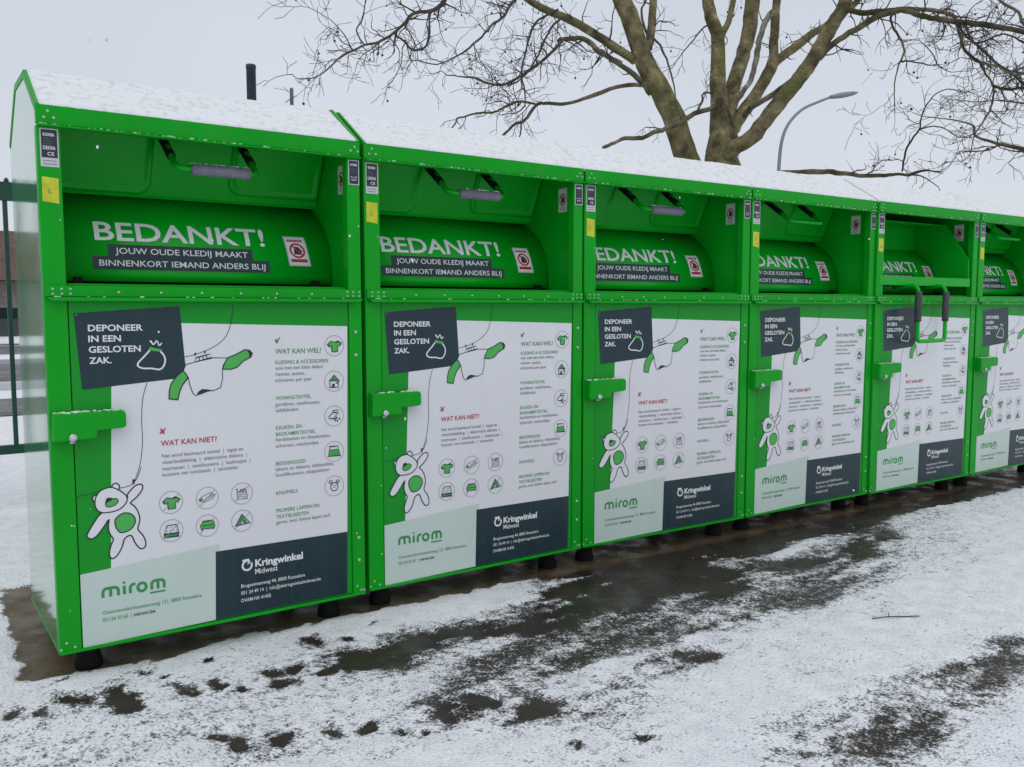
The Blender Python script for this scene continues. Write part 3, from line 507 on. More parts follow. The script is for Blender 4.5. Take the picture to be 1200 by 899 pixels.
def icon(mb, kind, cx, cz, r):
    T = lambda P: [(cx+x*r, cz+z*r) for x, z in P]
    w = .0032
    if kind == 'shirt':
        o = [(-.35, .45), (-.72, .12), (-.52, -.12), (-.3, .02), (-.24, -.58), (.36, -.58), (.36, .02), (.55, -.05), (.75, .22), (.36, .48), (.1, .34)]
        mb.fill(T(o), .0012, M_lgreen); mb.stroke(T(o), w, .0009, M_line, True)
        mb.fill(T([(-.72, .12), (-.52, -.12), (-.44, -.05), (-.62, .18)]), .0008, M_line); mb.fill(T([(.1, .34), (.36, .48), (.55, .36), (.3, .28)]), .0008, M_line)
        mb.fill(T([(.05, -.58), (.36, -.58), (.36, -.2)]), .0008, M_dgreen)
    elif kind == 'house':
        mb.stroke(T([(-.45, .05), (-.45, -.6), (.45, -.6), (.45, .05)]), w, .0009, M_line)
        mb.fill(T([(-.55, .05), (0, .6), (.55, .05)]), .0012, M_dgreen); mb.stroke(T([(-.55, .05), (0, .6), (.55, .05)]), w, .0009, M_line, True)
        mb.fill(T([(-.22, -.6), (-.22, -.25), (.05, -.25), (.05, -.6)]), .0008, M_line); mb.stroke(T([(.15, -.2), (.35, -.1), (.3, -.3)]), w, .0008, M_line)
    elif kind == 'cloud':
        mb.stroke(T([(.5, .55), (-.15, .55), (-.15, .35), (.45, .3), (.1, -.05), (.1, -.25), (-.5, -.25), (-.55, -.05), (-.3, .2), (-.15, .3)]), w, .0009, M_line)
        for x, z in ((.25, -.2), (.55, -.3), (.32, -.5), (.1, -.42)): mb.rect(cx+(x-.07)*r, cz+(z-.1)*r, cx+(x+.06)*r, cz+(z+.1)*r, .0009, M_line)
    elif kind == 'bed':
        o = [(-.65, -.45), (-.5, .15), (.45, .15), (.65, -.45)]
        mb.fill(T(o), .0012, M_lgreen); mb.stroke(T(o), w, .0009, M_line, True)
        mb.stroke(T([(-.45, .15), (-.48, .5), (.42, .5), (.42, .15)]), w, .0009, M_line)
        for z in (-.1, -.28): mb.stroke(T([(-.6, z), (.6, z)]), .0024, .0008, M_dgreen)
    elif kind == 'bearhead':
        mb.stroke(T([(.38*math.cos(a*.42), -.08+.42*math.sin(a*.42)) for a in range(15)]), w, .0009, M_line, True)
        for s_ in (-1, 1): mb.stroke(T([(s_*.38+.16*math.cos(a*.7), .42+.14*math.sin(a*.7)) for a in range(9)]), w, .0009, M_line, True)
        for x, z in ((-.14, .05), (.14, .05), (0, -.14)): mb.rect(cx+(x-.05)*r, cz+(z-.05)*r, cx+(x+.05)*r, cz+(z+.05)*r, .0009, M_line)
    elif kind == 'roll':
        mb.stroke(smooth(T([(-.6, .1), (-.3, .25), (.3, .45), (.45, .3), (.0, .05), (-.4, -.35)]), k=3), .0026, .0009, M_grey)
        mb.stroke(smooth(T([(.0, .0), (.3, .05), (.7, .3), (.5, -.05), (.1, -.2), (-.3, -.35)]), k=3), .0026, .0009, M_grey)
        mb.fill(T([(-.75+.18+.2*math.cos(a*.6), -.12+.17*math.sin(a*.6)) for a in range(10)]), .0009, M_dgreen)
    elif kind == 'blanket':
        mb.stroke(T([(-.4, -.5), (-.45, .2), (.4, .25), (.5, -.5), (-.4, -.5)]), .0028, .0009, M_grey)
        for z in (-.3, -.08, .12): mb.stroke(smooth(T([(-.4, z), (-.1, z+.06), (.2, z-.04), (.45, z+.05)]), k=3), .0022, .0009, M_grey)
        mb.stroke(T([(-.2, .2), (-.05, .42), (.1, .3), (.25, .45), (.35, .25)]), .003, .0009, M_line)
        mb.fill(T([(-.55, .38), (-.45, .28), (-.36, .4), (-.46, .52)]), .0009, M_line)
    elif kind == 'mattress':
        o = [(-.62, -.25), (-.38, .5), (.45, .5), (.62, -.25)]
        mb.stroke(T(o), w, .0009, M_line, True)
        q = [(-.66, -.55), (-.64, -.25), (.64, -.25), (.62, -.55)]; mb.fill(T(q), .0012, M_dgreen); mb.stroke(T(q), w, .0009, M_line, True)
        for x, z in ((-.3, .3), (0, .3), (.3, .3), (-.4, .0), (-.12, .02), (.16, .02), (.42, 0)): mb.rect(cx+(x-.04)*r, cz+(z-.04)*r, cx+(x+.04)*r, cz+(z+.04)*r, .0009, M_line)
    elif kind == 'sofa':
        o = [(-.55, -.25), (-.62, .1), (-.45, .2), (-.38, .42), (.5, .45), (.62, .15), (.66, -.2), (.55, -.28)]
        mb.fill(T(o), .0012, M_lgreen); mb.stroke(T(o), w, .0009, M_line, True)
        mb.stroke(T([(-.4, .02), (.52, .05)]), w, .0008, M_line); mb.stroke(T([(-.5, -.28), (-.5, -.42)]), w, .0008, M_line); mb.stroke(T([(.55, -.28), (.55, -.42)]), w, .0008, M_line)
    elif kind == 'tent':
        mb.fill(T([(-.6, -.4), (-.02, .6), (.55, -.3), (.2, -.35), (0, .1), (-.2, -.4)]), .0012, M_dgreen)
        mb.stroke(T([(-.62, -.42), (-.02, .62), (.72, -.28)]), w, .0009, M_line); mb.stroke(T([(-.2, -.4), (0, .1), (.2, -.35)]), w, .0009, M_line); mb.stroke(T([(-.7, -.42), (.75, -.28)]), w, .0008, M_line)

def make_poster(root):
    mb = MB(); mb.rect(.0775, .172, 1.134, 1.416, .0031, M_print)
    # white sheet with its corner cut away on the left
    mb.fill([(.181, .446), (.565, .474), (.565, .446), (1.119, .4432), (1.1343, 1.3202), (.4616, 1.3423), (.2151, 1.25), (.2151, 1.1131)][:0] or
            [(.181, .440), (1.1192, .440), (1.1343, 1.3202), (.2151, 1.3470)], .0025, M_white)
    poster = mb.build('poster', root, ZG)
    def sub(name, f, label=None):
        q = MB(); f(q); o = q.build(name, poster, ZG)
        if label: o['label'] = label
        return o
    def navy(q):
        q.fill([(.0918, 1.3785), (.4541, 1.4033), (.4719, 1.1349), (.1098, 1.1067)], .0018, M_navy)
        rivet(q, .100, 1.372, .0018, .004, M_grey)
        for i, (tx, x1, z) in enumerate((('DEPONEER', .3206, 1.3142), ('IN EEN', .2445, 1.2759), ('GESLOTEN', .3113, 1.2375), ('ZAK.', .2103, 1.198))):
            q.text(tx, .136, z, M_letter, .0010, x1, .0235, .022)
        q.stroke(smooth(mm('bag'), k=4), .0058, .0010, M_letter)
        q.fill(mm('tie'), .0008, M_lgreen); q.stroke(mm('knot'), .0045, .0009, M_letter)
    sub('instruction_panel', navy, 'navy tilted panel with white lettering and a drawn tied bag')
    def shirt(q):
        q.stroke(smooth(mm('str4'), k=5), .0022, .0012, M_line); q.stroke(smooth(mm('str3'), k=5), .0022, .0012, M_line)
        q.fill(mm('shirt'), .0012, M_white); q.stroke(mm('shirt'), .0032, .0009, M_line, True)
        q.fill(mm('hem'), .0007, M_line)
        for k in ('slvl', 'slvr'):
            q.fill(mm(k), .0011, M_lgreen); q.stroke(mm(k), .0045, .0008, M_line, True)
        q.fill(mm('cuff'), .0006, M_line)
        c = mm('coll'); q.fill(c, .0008, M_white); q.stroke(c, .0038, .0006, M_line, True)
        for f in (.25, .5, .75):
            q.stroke([(c[0][0]+(c[3][0]-c[0][0])*f, c[0][1]+(c[3][1]-c[0][1])*f), (c[1][0]+(c[2][0]-c[1][0])*f, c[1][1]+(c[2][1]-c[1][1])*f)], .0038, .0006, M_line)
        for k in ('clipa', 'clipb', 'clip'): q.fill(mm(k), .0006, M_line)
    sub('shirt_drawing', shirt)
    def bear(q):
        q.stroke(smooth(mm('str1'), k=4), .0020, .0014, M_line); q.stroke(smooth(mm('str2'), k=4), .0024, .0014, M_line)
        for k in ('body', 'earr', 'earl'):
            P = smooth(mm(k), k == 'body', 3); q.fill(P, .0012, M_white); q.stroke(P, .0048, .0010, M_line, k == 'body')
        P = smooth(mm('head'), True, 3); q.fill(P, .0008, M_white); q.stroke(P, .0045, .0006, M_line, True)
        P = smooth(mm('muzz'), True, 3); q.fill(P, .0004, M_lgreen); q.stroke(P, .0035, .0002, M_line, True)
        q.fill(smooth(mm('nose'), True, 3), .0001, M_line)
        P = smooth(mm('belly'), True, 3); q.fill(P, .0008, M_lgreen); q.stroke(P, .0045, .0006, M_line, True)
    sub('teddy_bear_drawing', bear)
    sub('tick_mark', lambda q: q.fill(mm('tick'), .0012, M_dgreen))
    sub('heading_text', lambda q: q.text('WAT KAN WEL?', .8206, 1.213, M_dgreen, .0012, 1.0163, .0205, .006))
    CATS = [([('KLEDING & ACCESSOIRES', 1.1720, .8195, 1.0457)], [('ook met een klein defect', 1.1492, .8192, 1.0226), ('riemen, tassen,', 1.1248, .8186, .9426), ('schoenen per paar', 1.1005, .818, .9742)]),
            ([('WONINGTEXTIEL', 1.0276, .8164, .9679)], [('gordijnen, zetelhoezen,', 1.0025, .8158, 1.0073), ('tafelkleden', .9785, .8153, .9103)]),
            ([('KEUKEN- EN', .9070, .8151, .9235), ('BADKAMERTEXTIEL', .8813, .8145, .9835)], [('handdoeken en theedoeken,', .8593, .814, 1.0503), ('schorten, washandjes', .8338, .8134, .9966)]),
            ([('BEDDENGOED', .7614, .8118, .9388)], [('lakens en dekens, dekbedden,', .7386, .8112, 1.0636), ('hoofdkussens, slaapzakken', .7152, .8107, 1.0426)]),
            ([('KNUFFELS', .6405, .8105, .9009)], []),
            ([('PROPERE LAPPEN EN', .568, .8088, .9941), ('TEXTIELRESTEN', .5426, .8083, .9474)], [('garen, wol, kleine lapen stof', .5205, .8077, 1.0418)])]
    for H, B in CATS:
        def cat_text(q):
            for tx, z, a, e in H: q.text(tx, a, z, M_dgreen, .0012, e, .0148, .002)
            for tx, z, a, e in B: q.text(tx, a, z, M_grey, .0012, e, .0145, .002)
        sub('category_text', cat_text)
    sub('cross_mark', lambda q: q.fill(mm('cross'), .0012, M_red))
    sub('heading_text', lambda q: q.text('WAT KAN NIET?', .3705, .8805, M_red, .0012, .5784, .021, .012))
    def niet(q):
        for tx, z, e in (('Nat en/of besmeurd textiel  |  tapijt en', .836, .6805), ('vloerbedekking  |  elektrische dekens  |', .8118, .6941), ('matrassen  |  zetelkussens  |  badmatjes  |', .7875, .7078), ('kussens van tuinzetels  |  tentzeilen', .765, .6589)):
            q.text(tx, .3725, z, M_grey, .0012, e, .0145, .002)
    sub('refused_goods_text', niet)
    for kind, cx, cz in (('shirt', 1.074, 1.2398), ('house', 1.0708, 1.0918), ('cloud', 1.0682, .9456), ('bed', 1.0656, .7958), ('bearhead', 1.063, .6488)):
        sub('pictogram', lambda q: (icon_ring(q, cx, cz, .0425, False), icon(q, kind, cx, cz, .043)))
    for kind, cx, cz in (('shirt', .400, .663), ('roll', .5353, .663), ('blanket', .6705, .6642), ('mattress', .398, .5543), ('sofa', .5322, .5545), ('tent', .6688, .5546)):
        sub('pictogram', lambda q: (icon_ring(q, cx, cz, .0425, True), icon(q, kind, cx, cz, .043)))
    def mint(q):
        q.fill([(.0776, .4395), (.5759, .4734), (.5640, .1745), (.0776, .1685)], .0018, M_mint)
        u = .000449; bx, bz = .1465, .3406; w = .0106
        P = lambda L: [(bx+a*u, bz+b*u) for a, b in L]
        arc = lambda cx, cy, r, a0, a1, k=8: [(cx+r*math.cos(math.radians(a0+(a1-a0)*i/k)), cy+r*math.sin(math.radians(a0+(a1-a0)*i/k))) for i in range(k+1)]
        for ox, wd_ in ((0, 125), (378, 108)):
            q.stroke(P([(ox+8, 0)]+arc(ox+38, 42, 30, 180, 90)+arc(ox+wd_-30, 42, 30, 90, 0)+[(ox+wd_, 0)]), w, .0010, M_dgreen)
            q.stroke(P([(ox+4+wd_/2, 72), (ox+4+wd_/2, 0)]), w, .0009, M_dgreen)
        q.stroke(P([(171, 0), (171, 72)]), w, .0010, M_dgreen); q.fill(P([(171+11*math.cos(i*.6), 98+11*math.sin(i*.6)) for i in range(10)]), .0010, M_dgreen)
        q.stroke(P([(217, 0)]+arc(247, 42, 30, 180, 95)+[(258, 72)]), w, .0010, M_dgreen)
        q.stroke(P([(309+33*math.cos(i*math.pi/12), 36+34*math.sin(i*math.pi/12)) for i in range(24)]), w, .0010, M_dgreen, True)
        q.stroke([(.3129, .3283), (.3690, .3283)], .0062, .0010, M_dgreen)
        q.text('Oostnieuwkerksesteenweg 121, 8800 Roeselare', .1468, .2775, M_dgreen, .0010, .5023, .0145, .002)
        q.text('051/26 03 60  |', .1459, .2500, M_dgreen, .0010, .245, .0145, .002)
        q.text('mirom.be', .2535, .2500, M_line, .0010, .3292, .0145, .018)
    sub('mint_address_panel', mint)
    def addr(q):
        q.fill([(.5613, .4466), (1.1190, .4435), (1.1140, .1760), (.5540, .1745)], .0012, M_navy)
        q.stroke([(.6835+.0185*math.cos(math.radians(a)), .3705+.0185*math.sin(math.radians(a))) for a in range(-255, 45, 15)], .0078, .0006, M_letter)
        q.fill([(.664, .396), (.668, .384), (.688, .387), (.684, .372), (.697, .384), (.690, .398)], .0005, M_letter)
        q.text('Kringwinkel', .7162, .3592, M_letter, .0006, .9175, .0305, .035)
        q.text('Midwest', .7154, .3292, M_letter, .0006, .8086, .0225, .006)
        q.text('Brugsesteenweg 44, 8800 Roeselare', .6573, .2832, M_letter, .0006, .9249, .0145, .004)
        q.text('051 24 49 14  |  info@dekringwinkelmidwest.be', .6565, .2546, M_letter, .0006, .9943, .0145, .004)
        q.text('OVAM-NR 41458', .6558, .2240, M_letter, .0006, .7773, .0145, .004)
    sub('navy_address_panel', addr)
    return poster

def warning_face(q, P, sc=1.0, red_bar=True):
    """prohibition sticker; P maps sticker coordinates (0..1, 0..1.35) to points in front of its sheet"""
    def fill(L, m, lift):
        t = bmesh.new(); t.faces.new([t.verts.new((a, b, 0)) for a, b in L])
        for i in range(1, 10): bmesh.ops.bisect_plane(t, geom=t.verts[:]+t.edges[:]+t.faces[:], plane_co=(0, i*.13, 0), plane_no=(0, 1, 0))
        for v in t.verts: v.co = Vector(P(v.co.x, v.co.y, lift))
        q.join(t, m)
    fill([(0, 0), (1, 0), (1, 1.3), (0, 1.3)], M_silver, 0)
    fill([(.07, .06), (.93, .06), (.93, 1.24), (.07, 1.24)], M_white, .0006)
    c = [(math.cos(i*math.pi/12), math.sin(i*math.pi/12)) for i in range(24)]
    for i in range(24):
        a, b = c[i], c[(i+1) % 24]
        fill([(.5+.36*a[0], .68+.33*a[1]), (.5+.36*b[0], .68+.33*b[1]), (.5+.27*b[0], .68+.25*b[1]), (.5+.27*a[0], .68+.25*a[1])], M_red, .0014)
    fill([(.33, .52), (.64, .50), (.72, .66), (.58, .84), (.44, .86), (.36, .74)], M_line, .0011)
    fill([(.28, .87), (.33, .92), (.74, .50), (.69, .45)], M_red, .0016)
    if red_bar:
        fill([(.12, .17), (.88, .17), (.88, .31), (.12, .31)], M_red, .0012)
        for k in range(6): fill([(.14+.12*k, 1.06), (.23+.12*k, 1.06), (.23+.12*k, 1.17), (.14+.12*k, 1.17)], M_red, .0012)
    else:
        for z in (.28, .20, .12): fill([(.2, z), (.8, z), (.8, z+.03), (.2, z+.03)], M_grey, .0012)

def handle_parts(parent, closed, grip):
    h = MB()
    if closed:
        y0, z0 = .205, 1.998
        path = [(.49, .235, 2.03), (.49, .17, 1.972), (.49, .145, 1.951), (.50, .125, 1.937), (.525, .117, 1.932), (.56, .117, 1.932), (.765, .117, 1.932), (.785, .118, 1.933), (.80, .128, 1.94), (.806, .15, 1.955), (.806, .175, 1.975), (.806, .24, 2.035)]
        h.tube(smooth(path, k=4), .0125, M_inner, 10)
        ho = h.build('handle', parent, ZG)
        for x in (.49, .806):
            a = MB(); a.tube([(x, .315, 2.075), (x, .185, 1.984)], .0175, M_black, 10); a.build('arm_sleeve', ho, ZG)
        if grip:
            g = MB(); g.tube([(.545+.0228*i, .117, 1.932) for i in range(11)], [.021, .0225, .0222, .0228, .0225, .0222, .0226, .0223, .0226, .0225, .021], M_grip, 14, wob=.05)
            for k in range(26): g.blob((.55+rnd.random()*.215, .117+rnd.uniform(-.008, .008), 1.954), .004+.004*rnd.random(), M_snow, (1.6, 1, .55), 1, .4)
            g.build('foam_grip', ho, ZG)
    else:
        path = [(.34, .10, 1.535), (.34, -.03, 1.545), (.34, -.065, 1.537), (.34, -.085, 1.51), (.34, -.088, 1.46), (.34, -.09, 1.22), (.347, -.09, 1.185), (.38, -.09, 1.172), (.64, -.082, 1.174), (.672, -.08, 1.185), (.68, -.08, 1.22), (.68, -.078, 1.46), (.68, -.075, 1.51), (.68, -.055, 1.539), (.68, -.02, 1.547), (.68, .10, 1.535)]
        h.tube(smooth(path, k=4), .0135, M_inner, 10)
        ho = h.build('handle', parent, ZG)
        for x, y in ((.34, -.089), (.68, -.079)):
            a = MB(); a.tube([(x, y, 1.505-.02*i) for i in range(11)], .022, M_gripd, 12, wob=.04); a.build('dark_grip', ho, ZG)
    return ho

def drum_part(root, x0, x1):
    d = MB(); prof = [(y, z) for z, y in DR]; prof += [(.60, 1.90), (.60, 1.50)]
    d.prism(prof, x0, x1, M_inner)
    for f in d.bm.faces: f.smooth = False
    dr = d.build('hopper_drum', root, ZG)
    for f in dr.data.polygons:
        if len(f.vertices) == 4: f.use_smooth = True
    t = MB(); t.text('BEDANKT!', .219, 1.657, M_letter, 0, .886, .0745, .016, split=SPL, warp=on_drum(.0025)); 
    t.build('thank_you_lettering', dr, ZG)
    t = MB()
    for a, b, z0, z1 in ((.262, .828, 1.5955, 1.6425), (.2045, .898, 1.5455, 1.5955)):
        zs = [z0+(z1-z0)*i/4 for i in range(5)]
        for p, q in zip(zs, zs[1:]): t.poly([(a, ydrum(p)-.0015, p), (b, ydrum(p)-.0015, p), (b, ydrum(q)-.0015, q), (a, ydrum(q)-.0015, q)], M_navy)
    t.text('JOUW OUDE KLEDIJ MAAKT', .288, 1.6065, M_letter, 0, .806, .0235, .008, split=SPL, warp=on_drum(.003))
    t.text('BINNENKORT IEMAND ANDERS BLIJ', .228, 1.5585, M_letter, 0, .878, .0235, .008, split=SPL, warp=on_drum(.003))
    t.build('slogan_band', dr, ZG)
    t = MB()
    def P(a, b, lift):
        z = 1.578+b/1.3*.128; return (.970+.016*(1-b/1.3)+a*.098, ydrum(z)-.0015-lift, z)
    warning_face(t, P); t.build('warning_sticker', dr, ZG)
    for x in (.148, 1.094):
        t = MB(); t.prism([(x-.018, 1.487), (x+.018, 1.487), (x+.014, 1.515), (x-.012, 1.515)], ydrum(1.5)-.03, ydrum(1.5)+.01, M_black, 'y', .003); t.build('rubber_stop', dr, ZG)
    return dr

def make_bin(opened=False, grip=True, seam=(0, 0)):
    root = empty('clothing_container')
    # --- side panels: six-cornered sheets with a folded green rim
    prof = [(0.002, ZB), (D, ZB), (D, ROOF[3][1]), ROOF[2], ROOF[1], (0.002, ZF)]
    for x0, x1 in ((.0, .02), (1.18, 1.2)):
        s = MB(); s.prism(prof, x0+(.0015 if x0 == 0 else 0), x1-(.0015 if x0 else 0), M_side if x0 == 0 else M_inner)
        sp = s.build('side_panel', root, ZG)
        xa = -.001 if x0 == 0 else 1.1985
        t = MB()
        for a, b in zip(prof[2:], prof[3:]):
            n = Vector((b[0]-a[0], b[1]-a[1])).normalized(); q = Vector((-n.y, n.x))*.022
            if (Vector((.38, 1.2))-Vector(a)).dot(q) < 0: q = -q
            t.prism([a, b, (b[0]+q.x, b[1]+q.y), (a[0]+q.x, a[1]+q.y)], xa, xa+.0025, M_green)
        t.build('folded_rim', sp, ZG)
        if x0:                       # sticker inside the opening
            t = MB(); warning_face(t, lambda a, b, l: (1.1795-.001-l, .170-a*.072, 1.884+b/1.3*.121), red_bar=False); t.build('hand_warning_sticker', sp, ZG)
    # --- front posts
    for side, (x0, x1) in enumerate(((.0, .0735), (1.142, 1.2))):
        c = MB(); c.box((x0, .0, ZB), (x1, .045, 2.02), M_green, .003)
        co = c.build('corner_post', root, ZG)
        xs = (.024, .051, .006) if side == 0 else (1.16, 1.1785, 1.192)
        for x, z in zip(xs, (.198, .178, .176)): rivet_part(co, x, z, -.0005, .0055)
        if side:
            for z in (1.295, 1.198, .41, .312): rivet_part(co, 1.171, z, -.0005, .0085)
        else:
            rivet_part(co, .062, 1.70, -.0005, .004); rivet_part(co, .064, .62, -.0005, .004)
        t = MB()
        if side == 0:
            a, b, z0, z1 = .0095, .067, 1.880, 2.009
            t.rect(a, z0, b, z1, -.0012, M_silver); t.rect(a+.004, z0+.031, b-.004, z1-.004, -.0018, M_black2)
            t.text('KONSA', a+.010, z1-.026, M_letter, -.0024, b-.012, .011, .03)
            for k in range(4): t.text('bouwjaar serienr'[:10+k], a+.010, z1-.036-.0085*k, M_grey, -.0024, a+.036+.004*(k % 2), .0042, .01)
            t.text('DEKRA', a+.009, z0+.058, M_letter, -.0024, b-.010, .013, .02); t.text('CE', a+.022, z0+.038, M_letter, -.0024, a+.043, .012, .01)
            for k in range(2): t.rect(a+.008, z0+.008+.011*k, b-.008, z0+.0105+.011*k, -.0016, M_grey)
            t.build('rating_plate', co, ZG)
            tz = rnd.uniform(-.012, .012) if seam[0] == 0 else 0; tw_ = rnd.uniform(-.006, .004) if seam[0] == 0 else 0
            y = MB(); y.fill([(.011-tw_, 1.848+tz+rnd.uniform(-.004, .004)), (.0625, 1.842+tz), (.062, 1.757+tz-rnd.uniform(0, .006)), (.010-tw_, 1.762+tz)], -.0012, M_yellow)
            y.text('L', .030, 1.790, M_dgreen, -.0018, .042, .017, 0)
            y.build('yellow_tape', co, ZG)
        else:
            a, b, z0, z1 = 1.149, 1.1975, 1.908, 2.009
            t.rect(a, z0, b, z1, -.0012, M_silver); t.rect(a+.004, z0+.004, b-.004, z1-.004, -.0018, M_black2)
            t.text('KONSA', a+.009, z1-.024, M_letter, -.0024, b-.009, .010, .03)
            for k in range(3): t.text('onderhoud en service'[:14+k], a+.009, z1-.036-.009*k, M_grey, -.0024, b-.010, .0045, .01)
            t.text('TEL. INFO', a+.009, z0+.028, M_letter, -.0024, b-.009, .006, .01); t.text('WEBSITE', a+.011, z0+.017, M_letter, -.0024, b-.012, .006, .01)
            t.build('service_label', co, ZG)
    # --- door with the poster
    d = MB(); d.box((.0765, .004, .170), (1.1395, .03, 1.428), M_green, .002); d.build('door', root, ZG)
    make_poster(root)
    # --- belt rail with a drip lip and rivets
    b = MB(); b.box((.004, -.010, 1.436), (1.196, .03, 1.474), M_green, .002)
    b.prism([(.021, 1.421), (1.179, 1.421), (1.196, 1.4345), (.006, 1.4345)], -.030, .02, M_green, 'y', .002)
    br = b.build('belt_rail', root, ZG)
    for x in (.028, .056, .0835, 1.1315, 1.158, 1.186):
        for z in (1.4455, 1.4625): rivet_part(br, x, z, -.0102, .0052)
    for x in (.241, .387, .535, .6835, .828, .975): rivet_part(br, x, 1.4525, -.0102, .0058)
    l = MB()
    for k in range(16): l.blob((.02+rnd.random()*1.15, -.022+rnd.random()*.008, 1.4365), .002+.0025*rnd.random(), M_snow, (2, 1, .6), 1, .4)
    tag(l.build('snow_specks', br, ZG), kind='stuff')
    # --- fascia under the roof edge
    f = MB(); f.box((.0, -.006, 2.024), (1.2, .022, ZF+.002), M_green, .002)
    f.prism([(-.022, 2.0145), (.01, 2.0145), (.01, 2.0225), (-.0235, 2.0205)], .002, 1.198, M_green, 'x', .0012)
    fo = f.build('fascia', root, ZG)
    for x, z in ((.0367, 2.0668), (.0243, 2.0443), (.055, 2.0455), (1.1755, 2.0618), (1.158, 2.0455), (1.1905, 2.0444)): rivet_part(fo, x, z, -.0062, .0058)
    l = MB()
    for k in range(46): 
        l.blob((.01+rnd.random()*1.18, -.015+rnd.uniform(-.006, .008), 2.0232), .0012+.0028*rnd.random()**2, M_snow, (2.6, 1, .7), 1, .4)
    for k in range(45):
        l.blob((.01+rnd.random()*1.18, -.003, 2.0875), .0012+.0022*rnd.random(), M_snow, (2.2, 1, .8), 1, .4)
    tag(l.build('snow_specks', fo, ZG), kind='stuff')
    # --- roof sheet, raised edge seams, snow lying on it
    r = MB(); RR = [(a, z+.001) for a, z in ROOF]; r.prism([(.01, ZF-.02)]+RR[0:4]+[(D-.01, 2.04), (.51, 2.23), (.26, 2.23)], .003, 1.197, M_green)
    ro = r.build('roof', root, ZG)
    for (x0, x1), sm in zip(((.0005, .011), (1.189, 1.1995)), seam):
        if not sm: continue
        s = MB(); up = .013*sm
        outer = [(-.006, ZF+.004), (.2515, ROOF[1][1]+up), (.5226, ROOF[2][1]+up), (D+.004, ROOF[3][1]+.012)]
        inner = [(D, ROOF[3][1]-.006), (.516, ROOF[2][1]-.01), (.258, ROOF[1][1]-.01), (.002, ZF-.012)]
        s.prism(outer+inner, x0, x1, M_green); s.build('edge_seam', ro, ZG)
    sx0, sx1 = (.010 if seam[0] else -.006), (1.190 if seam[1] else 1.213)
    sn = MB(); nx, ny = 90, 46; grid = []
    path = [(-.002, ZF+.002), (.2555, ROOF[1][1]+.001), (.5186, ROOF[2][1]+.001), (D+.002, ROOF[3][1]+.001)]
    seg = [math.dist(a, b_) for a, b_ in zip(path, path[1:])]; tot = sum(seg); sd0 = rnd.random()*50
    for j in range(ny+1):
        s_ = tot*j/ny; k = 0; s2 = s_
        while k < 2 and s2 > seg[k]: s2 -= seg[k]; k += 1
        a, b_ = path[k], path[k+1]; t_ = s2/seg[k]; yy, zz = a[0]+(b_[0]-a[0])*t_, a[1]+(b_[1]-a[1])*t_
        row = []
        for i in range(nx+1):
            x = sx0+(sx1-sx0)*i/nx
            p = Vector((x*7+sd0, s_*7, 0)); hgt = .0075+.003*noise.noise(p)+.0022*noise.noise(p*4)+.0012*noise.noise(p*11)
            e_ = min(1, j/1.0, (ny-j)/1.0); ex = min(1, i/1.5, (nx-i)/1.5)
            row.append(sn.bm.verts.new((x, yy+(.004*noise.noise(p*5) if j == 0 else 0), zz+max(.0015, hgt*(.25+.75*e_)*((.55 if i < nx/2 and seam[0] or i > nx/2 and seam[1] else .93)+(.45 if i < nx/2 and seam[0] or i > nx/2 and seam[1] else .07)*ex)))))
        grid.append(row)
    for r0, r1 in zip(grid, grid[1:]):
        for i in range(nx): sn.face((r0[i], r0[i+1], r1[i+1], r1[i]), M_roofsnow, True)
    # front edge of the snow sheet drops onto the roof
    bot = [sn.bm.verts.new((v.co.x, v.co.y+.001, ZF-.002)) for v in grid[0]]
    for i in range(nx): sn.face((bot[i], bot[i+1], grid[0][i+1], grid[0][i]), M_roofsnow, True)
    for col_ in (0, nx):
        lo = [sn.bm.verts.new((g[col_].co.x, g[col_].co.y, g[col_].co.z-.016)) for g in grid]
        for j in range(ny): sn.face((lo[j], lo[j+1], grid[j+1][col_], grid[j][col_]), M_roofsnow, True)
    sn.build('snow_layer', ro, ZG)
    # --- back, floor sill, opening floor
    q = MB(); q.box((.02, D-.02, ZB), (1.18, D, 2.04), M_green); q.build('back_panel', root, ZG)
    q = MB(); q.box((.0, .003, .158), (1.2, D-.001, .1655), M_green, .001); q.box((.002, -.006, .158), (1.198, .004, .1695), M_lgreen if False else M_green, .002); q.build('base_plate', root, ZG)
    q = MB(); q.box((.0735, .03, 1.468), (1.142, .36, 1.484), M_green); q.box((.0202, .045, 1.468), (.0735, .36, 1.484), M_green); q.box((1.142, .045, 1.468), (1.1798, .36, 1.484), M_green); q.build('opening_sill', root, ZG)
    # --- feet
    for x in (.115, 1.085):
        for y in (.135, D-.10):
            q = MB(); q.lathe([(.048, .05), (.050, .056), (.048, .08), (.042, .092), (.040, .13), (.048, .15), (.048, .158)], (x, y, 0), M_black, 24); q.build('foot', root, ZG)
    # --- lock bracket
    q = MB()
    q.prism([(.004, .9305), (.140, .9345), (.145, .940), (.145, .9625), (.236, .967), (.243, .974), (.243, 1.020), (.234, 1.0305), (.008, 1.0305)], -.048, .006, M_green, 'y', .005)
    lb = q.build('lock_bracket', root, ZG)
    q = MB(); q.lathe([(.014, 0), (.014, .006), (.010, .008), (.0, .008)], (.066, -.0475, .944), M_metal, 14, 'y'); q.tube([(.066, -.03, .934), (.066, -.03, .922)], .011, M_metal, 10); q.build('lock_cylinder', lb, ZG)
    q = MB()
    for k in range(40): q.blob((.015+rnd.random()*.215, rnd.uniform(-.040, -.004), 1.031), .002+.005*rnd.random()**1.5, M_snow, (1.4, 1.2, .6), 1, .5)
    tag(q.build('snow_specks', lb, ZG), kind='stuff')
    # --- hopper
    drum_part(root, .0225, 1.1775)
